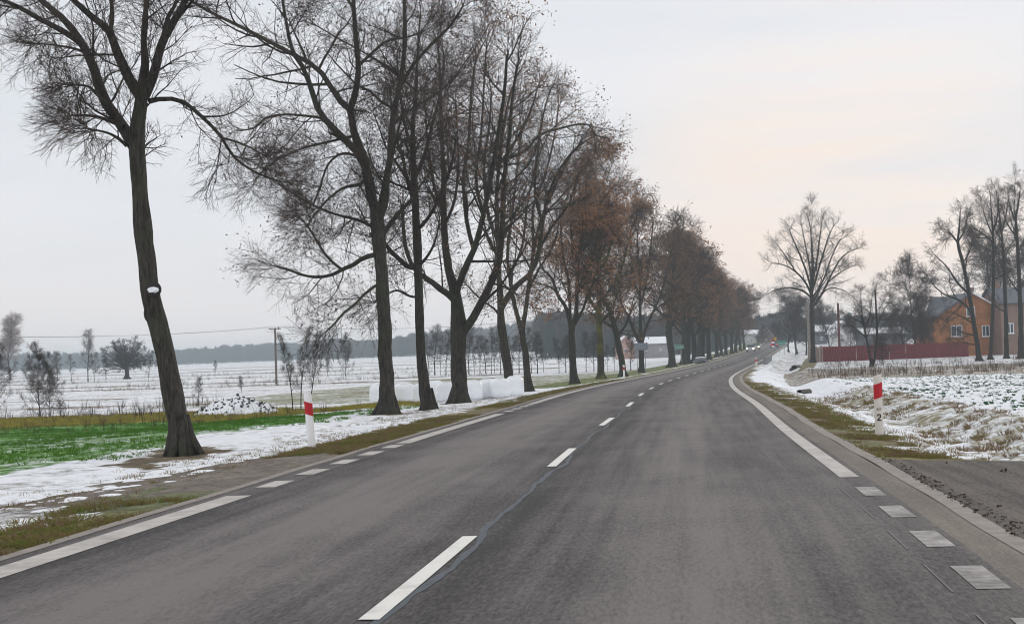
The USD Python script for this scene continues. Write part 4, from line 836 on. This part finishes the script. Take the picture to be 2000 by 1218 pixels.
# ---------------------------------------------------------------- power poles and wires
def pole(name, label, base, top, r, m, cross=True, Y=None):
    g = G(*base)
    if Y: q = at(base[0], base[1], Y); g = np.array([q[0], Y, float(h(q[0], Y))])
    H = (base[1]-top)*g[1]/FPX; p = thing(name, label, 'pole', g)
    obj('shaft', trimesh.util.concatenate([trimesh.Trimesh(*tubes(np.array([[[0, 0, -.3], [0, 0, H*.5], [0, 0, H]]]), np.array([[r*1.25, r*1.1, r]]), 10), process=False), cyl([0, 0, H-.02], [0, 0, H], r, 10)]), m, p, smooth=40)
    if cross:
        obj('crossarm', box(0, -r, H-.12, 1.4, .1, .1), m, p)
        for x in (-.6, 0, .6): obj('insulator', cyl([x, -r, H-.07], [x, -r, H+.13], .04, 8), m_signwhite, p)
    return g+[0, 0, H]
tl = pole('power_pole', 'slim wooden power pole with crossarm in the snowy left field', (540, 750), 640, .11, m_pole)
tr_ = pole('fence_pole', 'dark red-brown pole rising above the red fence', (1640, 690), 580, .15, m_pole_red, False, 225)
tg = pole('concrete_pole', 'pale concrete pole hidden by the lone tall tree', (1581, 705), 590, .16, m_concrete, False, 215)
def wire(name, a, b, sag, lab, grp=None, r=.012):
    t = np.linspace(0, 1, 24)[:, None]; P = np.array(a)*(1-t)+np.array(b)*t; P[:, 2] -= (4*t*(1-t))[:, 0]*sag
    o = P[0].copy(); obj(name, tubes((P)[None], np.full((1, 24), r), 5), m_wire, smooth=True, label=lab, cat='wire', group=grp)
lw = at(-120, 655, 138); rw_ = at(1060, 622, 215)
for dx, la, lb_ in ((-.6, 'near wire running left from the power pole crossarm', 'near wire running right from the power pole'), (.6, 'far wire running left from the power pole crossarm', 'far wire running right from the power pole towards the trees')):
    wire('power_wire', tl+[dx, 0, .13], lw+[dx, 0, 0], .5, la); wire('power_wire', tl+[dx, 0, .13], rw_+[dx, 0, 0], .7, lb_)
wire('overhead_wire', tr_, at(1478, 590, 300), .8, 'thin wire crossing above the road by the lone tall tree', r=.02)
wire('overhead_wire', tg, at(1330, 605, 205), .5, 'thin wire crossing the road through the avenue crowns', r=.014)
wire('overhead_wire', tr_, at(1880, 596, 200), .5, 'thin wire from the dark red pole to the orange house', r=.014)

# ---------------------------------------------------------------- culvert parapets and pipes
def wall_along(name, label, s0_, s1_, d, hgt, tk, m, capm, cat):
    c = sd_point(np.array([(s0_+s1_)/2]), np.array([d]))[0]; t = float(np.interp((s0_+s1_)/2, S, _th)); c[2] = float(h(c[0], c[1])) if d > 4.1 or d < -3.6 else c[2]
    p = thing(name, label, cat, c, -t); L = s1_-s0_
    obj('wall', box(0, 0, hgt/2-.4, tk, L, hgt+.8), m, p); obj('coping', rbox(tk+.12, L+.1, .12, .02, 2, (0, 0, hgt+.06)), capm, p)
    for sg in (-1, 1): obj('end_pillar', box(0, sg*(L/2+.12), hgt/2-.4, tk+.1, .2, hgt+.95), capm, p)
wall_along('culvert_parapet', 'low dark grey culvert parapet on the right verge', 186, 226, 4.65, .62, .3, m_wall_grey, m_wall_grey, 'parapet')
c = G(1368, 709); p = thing('culvert_headwall', 'grey arched culvert headwall dusted with snow on the left verge', 'headwall', c)
s = c[1]/FPX; a = np.linspace(0, PI, 17); o = np.stack([np.cos(a)*15*s, np.sin(a)*11*s], 1); i_ = np.stack([np.cos(a[::-1])*9*s, np.sin(a[::-1])*6*s], 1)
ar = trimesh.creation.extrude_polygon(Polygon(np.vstack([o, i_])), 1.2, engine='earcut'); ar.apply_transform(trimesh.transformations.rotation_matrix(PI/2, [1, 0, 0])); obj('arch', ar, m_wall_grey, p)
obj('back_wall', box(0, .5, 2.2*s, 19*s, .2, 9*s), m_wall_grey, p)
sn = trimesh.creation.icosphere(3, 1.0); sn.vertices *= [11*s, .5, .12]; sn.apply_translation([0, -.55, 10.6*s]); obj('snow_cap', sn, m_snow, p, smooth=True)
for (x, y), lab in (((1561, 770), 'dark mouth of a drain pipe in the right ditch'), ((1551, 722), 'far dark drain hole in the snowy right ditch')):
    g = G(x, y); r = 6*g[1]/FPX; p = thing('drain_pipe', lab, 'pipe', g, -.5)
    t = trimesh.creation.annulus(r_min=r*.78, r_max=r, height=1.4, sections=24); t.apply_transform(trimesh.transformations.rotation_matrix(PI/2, [1, 0, 0])); t.apply_translation([0, .7, r*.55]); obj('pipe', t, m_stone, p, smooth=40)
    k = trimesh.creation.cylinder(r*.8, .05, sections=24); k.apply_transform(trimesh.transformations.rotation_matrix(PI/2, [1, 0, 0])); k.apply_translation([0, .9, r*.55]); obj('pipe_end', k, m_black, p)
    for q in range(3): b = trimesh.creation.icosphere(1, r*.5); b.apply_translation([(-1.2+q*1.2)*r, .05, r*(.1+.1*q)]); obj('stone', b, m_stone, p)

# ---------------------------------------------------------------- red fence
f0, f1 = G(1606, 708), G(1893, 697); Fv = (f1-f0)[:2]; FL = np.linalg.norm(Fv); fa = math.atan2(Fv[1], Fv[0])
p = thing('red_fence', 'long dark red sheet-metal fence in front of the gardens', 'fence', f0, fa)
nP = 9; hF = 31*f0[1]/FPX
for k in range(nP):
    x0_, x1_ = FL*k/nP+.05, FL*(k+1)/nP-.05; n = int((x1_-x0_)/.11); xs = np.linspace(x0_, x1_, n*2); ys_ = np.where((np.arange(n*2)//1) % 2, .03, 0.)
    zb = [float(h(*(f0[:2]+Fv/FL*x_)))-f0[2] for x_ in (x0_, x1_)]; zb = np.interp(xs, [x0_, x1_], zb)
    V = np.concatenate([np.stack([xs, ys_, zb+.08], 1), np.stack([xs, ys_, zb+hF], 1)]); m_ = n*2; F = np.array([[i, i+1, m_+i+1] for i in range(m_-1)]+[[i, m_+i+1, m_+i] for i in range(m_-1)])
    obj('panel', (V, F), m_fence, p); obj('post', box(x0_-.05, .06, zb[0]+hF/2, .07, .07, hF+.3), m_fence, p); obj('rail', box((x0_+x1_)/2, .07, zb.mean()+hF*.85, x1_-x0_, .05, .06), m_fence, p)
p = thing('gate_pillars', 'pair of pale brick gate pillars at the left end of the red fence', 'gate', G(1601, 707))
for x, w_ in ((-.45, .28), (.12, .2)): obj('pillar', box(x, 0, hF/2-.1, w_, w_, hF+.25), m_concrete, p); obj('pillar_cap', rbox(w_+.1, w_+.1, .09, .02, 2, (x, 0, hF+.07)), m_snow, p)
obj('brick_infill', box(-.17, .02, hF/2-.1, .30, .12, hF), m_brick_pier, p)

# ---------------------------------------------------------------- houses
def prism(x0, x1, y0, y1, z0, z1, ridge_y):
    """Roof solid: ridge along y (ridge_y) or along x."""
    xm, ym = (x0+x1)/2, (y0+y1)/2
    r = [(xm, y0, z1), (xm, y1, z1)] if ridge_y else [(x0, ym, z1), (x1, ym, z1)]
    return trimesh.convex.convex_hull(np.array([(x0, y0, z0), (x1, y0, z0), (x1, y1, z0), (x0, y1, z0)]+r))
def slab(p0, p1, p2, p3, t):
    n = np.cross(np.subtract(p1, p0), np.subtract(p3, p0)); n = n/np.linalg.norm(n); P = np.array([p0, p1, p2, p3], float)
    return trimesh.convex.convex_hull(np.vstack([P, P+n*t]))
def roofs(p, x0, x1, y0, y1, z0, z1, ridge_y, ov, mats, t=.14):
    xm, ym = (x0+x1)/2, (y0+y1)/2
    if ridge_y:
        k = (z1-z0)/(xm-x0); A = (x0-ov, y0-ov, z0-ov*k); B = (x0-ov, y1+ov, z0-ov*k); C = (xm, y1+ov, z1); D = (xm, y0-ov, z1); E = (x1+ov, y0-ov, z0-ov*k); F = (x1+ov, y1+ov, z0-ov*k)
        obj('roof', slab(A, D, C, B, t), mats[0], p); obj('roof', slab(D, E, F, C, t), mats[1], p)
    else:
        k = (z1-z0)/(ym-y0); A = (x0-ov, y0-ov, z0-ov*k); B = (x1+ov, y0-ov, z0-ov*k); C = (x1+ov, ym, z1); D = (x0-ov, ym, z1); E = (x0-ov, y1+ov, z0-ov*k); F = (x1+ov, y1+ov, z0-ov*k)
        obj('roof', slab(A, B, C, D, t), mats[0], p); obj('roof', slab(D, C, F, E, t), mats[1], p)
def window(p, x, y, z, w, hh, mull=1):
    path = numbered('window', p); UsdGeom.Xform.Define(stage, path)
    obj('frame', cat_([box(x, y-.03, z+sg*(hh/2-.05), w, .08, .1) for sg in (-1, 1)]+[box(x+sg*(w/2-.05), y-.03, z, .1, .08, hh-.2) for sg in (-1, 1)]+[box(x+(-w/2+w*(k+1)/(mull+1)), y-.03, z, .09, .07, hh-.2) for k in range(mull)]), m_frame, path)
    obj('pane', box(x, y-.012, z, w-.15, .02, hh-.15), m_glass, path); obj('sill', box(x, y-.1, z-hh/2-.04, w+.15, .22, .06), m_snow, path)
HY = 226.; sH = HY/FPX; q = at(1826, 703, HY); gz = float(h(q[0], HY)); 
p = thing('brick_house', 'orange brick house with white-framed windows and snow on its gable roof', 'house', (q[0], HY, gz))
zof = lambda y_, x_=1880: at(x_, y_, HY)[2]-gz
wH_ = 154*sH; eave = zof(622, 1826); apex = zof(573, 1897)
xa = lambda x_: at(x_, 640, HY)[0]-q[0]
body = trimesh.creation.extrude_polygon(Polygon([(0, -.4), (wH_, -.4), (wH_, eave), (wH_/2, apex), (0, eave)]), 11, engine='earcut'); body.apply_transform(trimesh.transformations.rotation_matrix(PI/2, [1, 0, 0])); body.apply_translation([0, 11, 0])
obj('wall', body, m_brick, p); roofs(p, 0, wH_, 0, 11, eave, apex, True, .45, (m_roof, m_snow), .2)
obj('bargeboard', slab((-.45, -.52, eave-.45*.6-.02), (-.45, -.47, eave-.45*.6-.02), (wH_/2, -.47, apex-.02), (wH_/2, -.52, apex-.02), -.25), m_darkwall, p)
for x_, y_, w_, h_, mu in ((1868, 646, 22, 22, 1), (1925, 646, 15, 22, 1), (1897, 608, 17, 19, 1)):
    window(p, xa(x_), 0, zof(y_, x_), w_*sH, h_*sH, mu)
obj('chimney', cat_([box(xa(1918), 5, apex-.1, .7, .7, 2.0), box(xa(1918), 5, apex+.93, .82, .82, .1)]), m_brownwall, p); obj('chimney', cat_([box(xa(1927), 7, apex-.1, .6, .6, 1.8), box(xa(1927), 7, apex+.83, .72, .72, .1)]), m_brownwall, p)
wz = apex-.12
obj('wing_roof', prism(1.6, wH_/2, 4.4, 10.6, eave+.9, wz, False), m_roof, p)
def gable_house(name, label, px0, px1, ytop, yeave, ybase, Y, depth, ridge_y, wm, rm, wins=(), chim=None, cat='house'):
    s = Y/FPX; q = at(px0, ybase, Y); gz = float(h(q[0], Y)); w = (px1-px0)*s; z = lambda y_: at((px0+px1)/2, y_, Y)[2]-gz
    p = thing(name, label, cat, (q[0], Y, gz)); e, t = z(yeave), z(ytop)
    if ridge_y:
        b = trimesh.creation.extrude_polygon(Polygon([(0, -.5), (w, -.5), (w, e), (w/2, t), (0, e)]), depth, engine='earcut'); b.apply_transform(trimesh.transformations.rotation_matrix(PI/2, [1, 0, 0])); b.apply_translation([0, depth, 0])
    else:
        b = trimesh.creation.extrude_polygon(Polygon([(0, -.5), (depth, -.5), (depth, e), (depth/2, t), (0, e)]), w, engine='earcut'); b.apply_transform(trimesh.transformations.rotation_matrix(PI/2, [1, 0, 0])); b.apply_transform(trimesh.transformations.rotation_matrix(PI/2, [0, 0, 1]))
    obj('wall', b, wm, p); roofs(p, 0, w, 0, depth, e, t, ridge_y, .4, rm)
    for (x_, y_, ww, hh) in wins: window(p, (x_-px0)*s, 0, z(y_), ww*s, hh*s)
    if chim: obj('chimney', box((chim-px0)*s, depth/2, t+.2, .8, .8, 1.6), m_brownwall, p)
    return p
gable_house('farm_barn', 'long grey barn with snowy roof behind the avenue on the left', 1238, 1312, 658, 670, 693, 400, 9, False, m_greywall, (m_snow, m_snow), [(1262, 682, 5, 5), (1290, 682, 5, 5)], cat='barn')
gable_house('farm_annex', 'pale pink gabled annex at the left end of the long barn', 1207, 1239, 656, 671, 695, 394, 10, True, m_pinkwall, (m_snow, m_snow), [(1222, 684, 5, 6)], cat='barn')
gable_house('village_house', 'white far house with snowy roof left of the oncoming cars', 1458, 1491, 644, 652, 676, 520, 9, False, m_plaster, (m_snow, m_snow), [(1468, 664, 4, 5), (1480, 664, 4, 5)])
gable_house('village_house', 'brown far house with snowy right roof slope above the oncoming cars', 1486, 1510, 641, 655, 676, 505, 9, True, m_brownwall, (m_roof, m_snow), [(1497, 664, 4, 5)], 1490)
gable_house('village_house', 'grey far house with snowy roof just right of the lone tall tree', 1596, 1628, 634, 646, 684, 430, 9, False, m_darkwall, (m_snow, m_roof), [(1606, 660, 5, 6), (1618, 660, 5, 6)])
gable_house('village_house', 'white gabled far house behind the dark red pole', 1630, 1668, 626, 648, 686, 400, 9, True, m_plaster, (m_snow, m_roof), [(1646, 656, 5, 7), (1657, 656, 5, 7)])
gable_house('garden_shed', 'long purplish-grey outbuilding with snowy roof above the red fence', 1688, 1768, 640, 650, 690, 300, 7, False, m_darkwall, (m_snow, m_roof), [(1725, 665, 6, 5)], cat='outbuilding')
gable_house('neighbour_house', 'brown house with dark snow-edged roof at the far right edge', 1958, 2040, 560, 590, 700, 222, 10, False, m_brownwall, (m_roof, m_roof), [(1975, 640, 14, 20)], 1972)

# ---------------------------------------------------------------- cars on the far stretch
m_lamp = mat('headlight', {'e': ('emission', {'color': (1, .82, .5), 'strength': 7.0})}, [], 'e.emission')
m_tail = mat('tail_light', {'e': ('emission', {'color': (1, .05, .06), 'strength': 2.0})}, [], 'e.emission')
m_tyre = plain('tyre', (.015, .015, .016), .8, .1)
def car(label, s_, d, colour, oncoming, brake=False):
    c = sd_point(np.array([s_]), np.array([d]))[0]; t = float(np.interp(s_, S, _th)); c[2] += .0
    p = thing('car', label, 'car', c, -t+(0 if not oncoming else PI), 'cars on the far stretch of road')   # +y is the car's own front
    mp = mat('car_paint_'+label.split()[0], {'p': ('principled_bsdf', {'base_color': colour, 'roughness': .3, 'coat_weight': .6})}, [])
    prof = Polygon([(-2.1, .28), (2.05, .28), (2.12, .55), (2.0, .78), (1.15, .92), (-1.6, .95), (-2.1, .85)])
    b = trimesh.creation.extrude_polygon(prof.buffer(.04).simplify(.01), 1.66, engine='earcut'); b.apply_transform(np.array([[0, 0, 1, -.83], [1, 0, 0, 0], [0, 1, 0, 0], [0, 0, 0, 1.]])); obj('body', b, mp, p)
    cab = trimesh.convex.convex_hull(np.array([(sx*.76, y, .90) for sx in (-1, 1) for y in (1.1, -1.7)]+[(sx*.58, y, 1.42) for sx in (-1, 1) for y in (.25, -1.15)])); obj('cabin', cab, m_glass, p)
    obj('roof', rbox(1.22, 1.5, .06, .02, 2, (0, -.45, 1.43)), mp, p)
    for sx in (-1, 1):
        for y in (1.3, -1.3): obj('wheel', cyl([sx*.66, y, .31], [sx*.86, y, .31], .31, 16), m_tyre, p)
        l = trimesh.creation.icosphere(2, .13); l.vertices *= [1.4, .4, .8]; l.apply_translation([sx*.62, 2.12, .66]); obj('headlight', l, m_lamp if oncoming else m_frame, p, smooth=True)
        l = box(sx*.66, -2.16, .75, .24, .04, .14); obj('tail_light', l, m_tail if brake else m_red, p)
    obj('number_plate', box(0, 2.2, .45, .5, .02, .11), m_signwhite, p)
car('silver oncoming car with lit headlights, the nearest on the road', 336, -1.55, (.35, .35, .36), True)
car('second oncoming car with lit headlights behind the silver one', 362, -1.5, (.3, .26, .2), True)
car('dark blue car driving away beyond the two lit ones', 385, 1.7, (.03, .045, .10), False, True)

# ---------------------------------------------------------------- small growth: grass, wheat, field leaves, dead weeds
def tuft(seed, n, hgt, wd, lean, spread, fl=0):
    r = np.random.default_rng(seed); a = r.uniform(0, 6.28, n); b = np.stack([np.cos(a), np.sin(a), 0*a], 1)*spread*np.sqrt(r.random(n))[:, None]
    d = unit(np.stack([np.cos(a)*lean*r.random(n), np.sin(a)*lean*r.random(n), np.ones(n)], 1)); L = hgt*r.uniform(.5, 1.2, n)[:, None]; sd_ = unit(np.cross(d, r.normal(size=(n, 3))))*wd
    mid = b+d*L*.55; tip = mid+unit(d+np.stack([np.cos(a), np.sin(a), -.6+0*a], 1)*lean*.8)*L*.5
    V = np.stack([b-sd_, b+sd_, mid+sd_*.8, mid-sd_*.8, tip], 1).reshape(-1, 3); F = np.array([[0, 1, 2], [0, 2, 3], [3, 2, 4]])
    return V, (F[None]+(np.arange(n)*5)[:, None, None]).reshape(-1, 3)
gr = np.random.default_rng(55)
def scatter(name, kinds, xy, smin, smax, lab, cat, thin=None):
    x, y = xy; z = h(x, y)
    if thin is not None:
        k = meshkit.fbm(np.stack([x*thin[0], y*thin[0], 0*x], 1), 3, 7) > thin[1]; x, y, z = x[k], y[k], z[k]
    instancer(name, kinds, np.stack([x, y, z-.01], 1), gr.uniform(smin, smax, len(x)), gr.uniform(0, 6.28, len(x)), label=lab, cat=cat)
def band(n, y0, y1, d0, d1):
    y = y0*(y1/y0)**gr.random(n); d = gr.uniform(d0, d1, n); return xc(y)+d/np.cos(th(y)), y
def cat2(*b): return np.concatenate([q[0] for q in b]), np.concatenate([q[1] for q in b])
def inside(poly_, n):
    x0, y0, x1, y1 = poly_.bounds; x, y = gr.uniform(x0, x1, n*3), gr.uniform(y0, y1, n*3); k = contains_xy(poly_, x, y); return x[k][:n], y[k][:n]
vk = [(tuft(1, 22, .10, .005, .9, .10), m_grass), (tuft(2, 22, .08, .006, 1.3, .12), m_grass), (tuft(3, 18, .11, .005, 1.0, .10), m_grass_dry), (tuft(4, 20, .10, .005, 1.0, .12), m_grass_green)]
def keep(xy, f):
    k = f(*xy); return xy[0][k], xy[1][k]
verL = cat2(keep(band(1100, 11, 18, -5.1, -3.6), lambda x, y: lat(x, y) > -4.9), band(2600, 26, 42, -4.9, -3.6), band(1500, 48, 110, -4.7, -3.6))
verR = cat2(keep(band(1900, 21.5, 80, 4.2, 5.2), lambda x, y: y+.35*(lat(x, y)-4) > 21.5))
scatter('verge_grass', vk, cat2(verL, verR), .45, 1.25, 'trodden olive grass along both edges of the road', 'grass', (.9, .41))
bankg = band(1200, 23, 70, 6.9, 9.2); scatter('bank_grass', [vk[0], vk[2], (tuft(8, 18, .16, .006, 1.1, .1), m_grass_dry)], bankg, .7, 1.5, 'tan and green grass on the ditch bank', 'grass', (.8, .42))
def ring(px, r0_, r1_, n):
    q = G(*px); a = gr.uniform(0, 6.28, n); r = gr.uniform(r0_, r1_, n); return q[0]+np.cos(a)*r, q[1]+np.sin(a)*r
feet = cat2(ring((1718, 853), .06, .35, 60), ring((609, 876), .06, .35, 50), ring((355, 887), .3, .8, 130), ring((758, 809), .35, .8, 70), ring((838, 801), .25, .7, 50), ring((897, 787), .35, .9, 60), ring((994, 771), .3, .8, 40), ring((1033, 765), .2, .7, 40))
snowy = cat2(feet, band(1500, 18, 70, -7.5, -4.8), band(1800, 21, 70, 4.9, 6.9)); scatter('snow_grass', [(tuft(5, 10, .09, .004, .9, .08), m_grass_dry), (tuft(6, 8, .08, .004, .9, .07), m_grass)], snowy, .4, 1.1, 'sparse blades poking out of the verge snow', 'grass', (1.1, .42))
wk = [(tuft(11, 12, .11, .006, .8, .06), m_wheat), (tuft(12, 9, .09, .006, 1.0, .07), m_wheat)]
xw, yw = inside(g_wheat, 8000); yw = np.round((yw+.22*xw)/.3)*.3-.22*xw+gr.normal(size=len(xw))*.04
scatter('winter_wheat', wk, (xw, yw), .6, 1.3, 'green winter wheat rows showing through the snow', 'crop', (.35, .40))
scatter('balk_grass', [(tuft(13, 20, .2, .008, .8, .14), m_grass_yellow), (tuft(14, 20, .18, .008, .9, .14), m_grass_yellow), (tuft(15, 20, .18, .008, .9, .14), m_grass)], inside(g_yel, 3600), .6, 1.2, 'yellow-green grass balk beyond the wheat', 'grass')
rk = [(tuft(21, 9, .12, .022, 1.2, .05), m_rape), (tuft(22, 7, .10, .026, 1.4, .05), m_rape)]
xr, yr = band(13000, 27, 97, 9.0, 42); scatter('field_leaves', rk, (xr, yr), .3, .85, 'dark green crop leaves dotting the snowy right field', 'crop', (.5, .30))
wd_ = [(tuft(31, 9, .75, .008, .35, .16), m_weed), (tuft(32, 7, 1.0, .009, .25, .14), m_weed), (tuft(33, 14, .4, .008, .7, .2), m_grass_dry)]
scatter('dead_weeds', wd_, cat2(band(750, 98, 135, 8.5, 42), band(380, 135, 190, 11, 40)), .45, 1.1, 'dead weed stalks in the rough strip before the red fence', 'weeds', (.12, .33))
lw_ = [keep(band(300, a, b, c, e), lambda x, y: x < 0) for a, b, c, e in ((86, 90, -60, -24), (102, 107, -80, -28), (174, 184, -120, -20), (200, 212, -140, -22), (258, 270, -160, -30), (325, 345, -180, -40), (325, 345, -140, -40))]
scatter('balk_weeds', wd_, cat2(*lw_), .5, 1.1, 'brown dead weeds along the left field balks', 'weeds', (.09, .38))
scatter('field_weeds', wd_, cat2(keep(band(200, 60, 82, -40, -12), lambda x, y: x < 0)), .4, .9, 'thin dead weeds along the near field edge on the left', 'weeds')
# fallen leaves on the side road and along its edge
lx, ly = cat2(keep(band(26, 10, 20, 4.25, 8.5), lambda x, y: y > 0), band(320, 8, 21, 4.09, 4.3)); lz = np.maximum(h(lx, ly)+.03, zr(ly)-.006-.02*(lat(lx, ly)-4.1))
m_litter = leafmat('leaf_litter', (.05, .028, .016), (.17, .085, .045), .1)
def leafclump(seed):
    r = np.random.default_rng(seed); return leaves(r, r.normal(size=(5, 3))*[.04, .04, .006], 12, .035, .012)
instancer('fallen_leaves', [(leafclump(1), m_litter), (leafclump(2), m_litter)], np.stack([lx, ly, lz+.012], 1), np.where(lat(lx, ly) < 4.3, gr.uniform(.07, .28, len(lx)), gr.uniform(.25, .7, len(lx))), gr.uniform(0, 6.28, len(lx)), label='brown fallen leaves on the side road and its edge', cat='leaves')
# snow hummocks and clods along the verges
ck = []
for q in range(3):
    m = trimesh.creation.icosphere(2, .5); m.vertices *= [1, .8, .22]; m.vertices *= 1+.5*(meshkit.fbm(m.vertices*3+q*9, 3, q)[:, None]-.5); ck.append(((np.array(m.vertices), np.array(m.faces)), m_snow))
scatter('snow_clods', ck, cat2(band(420, 17, 75, -7.4, -5.1), band(420, 22, 75, 5.2, 7.2), band(160, 22, 60, 7.2, 9.2)), .08, .32, 'small lumps of snow along the verges', 'snow', (.6, .46))
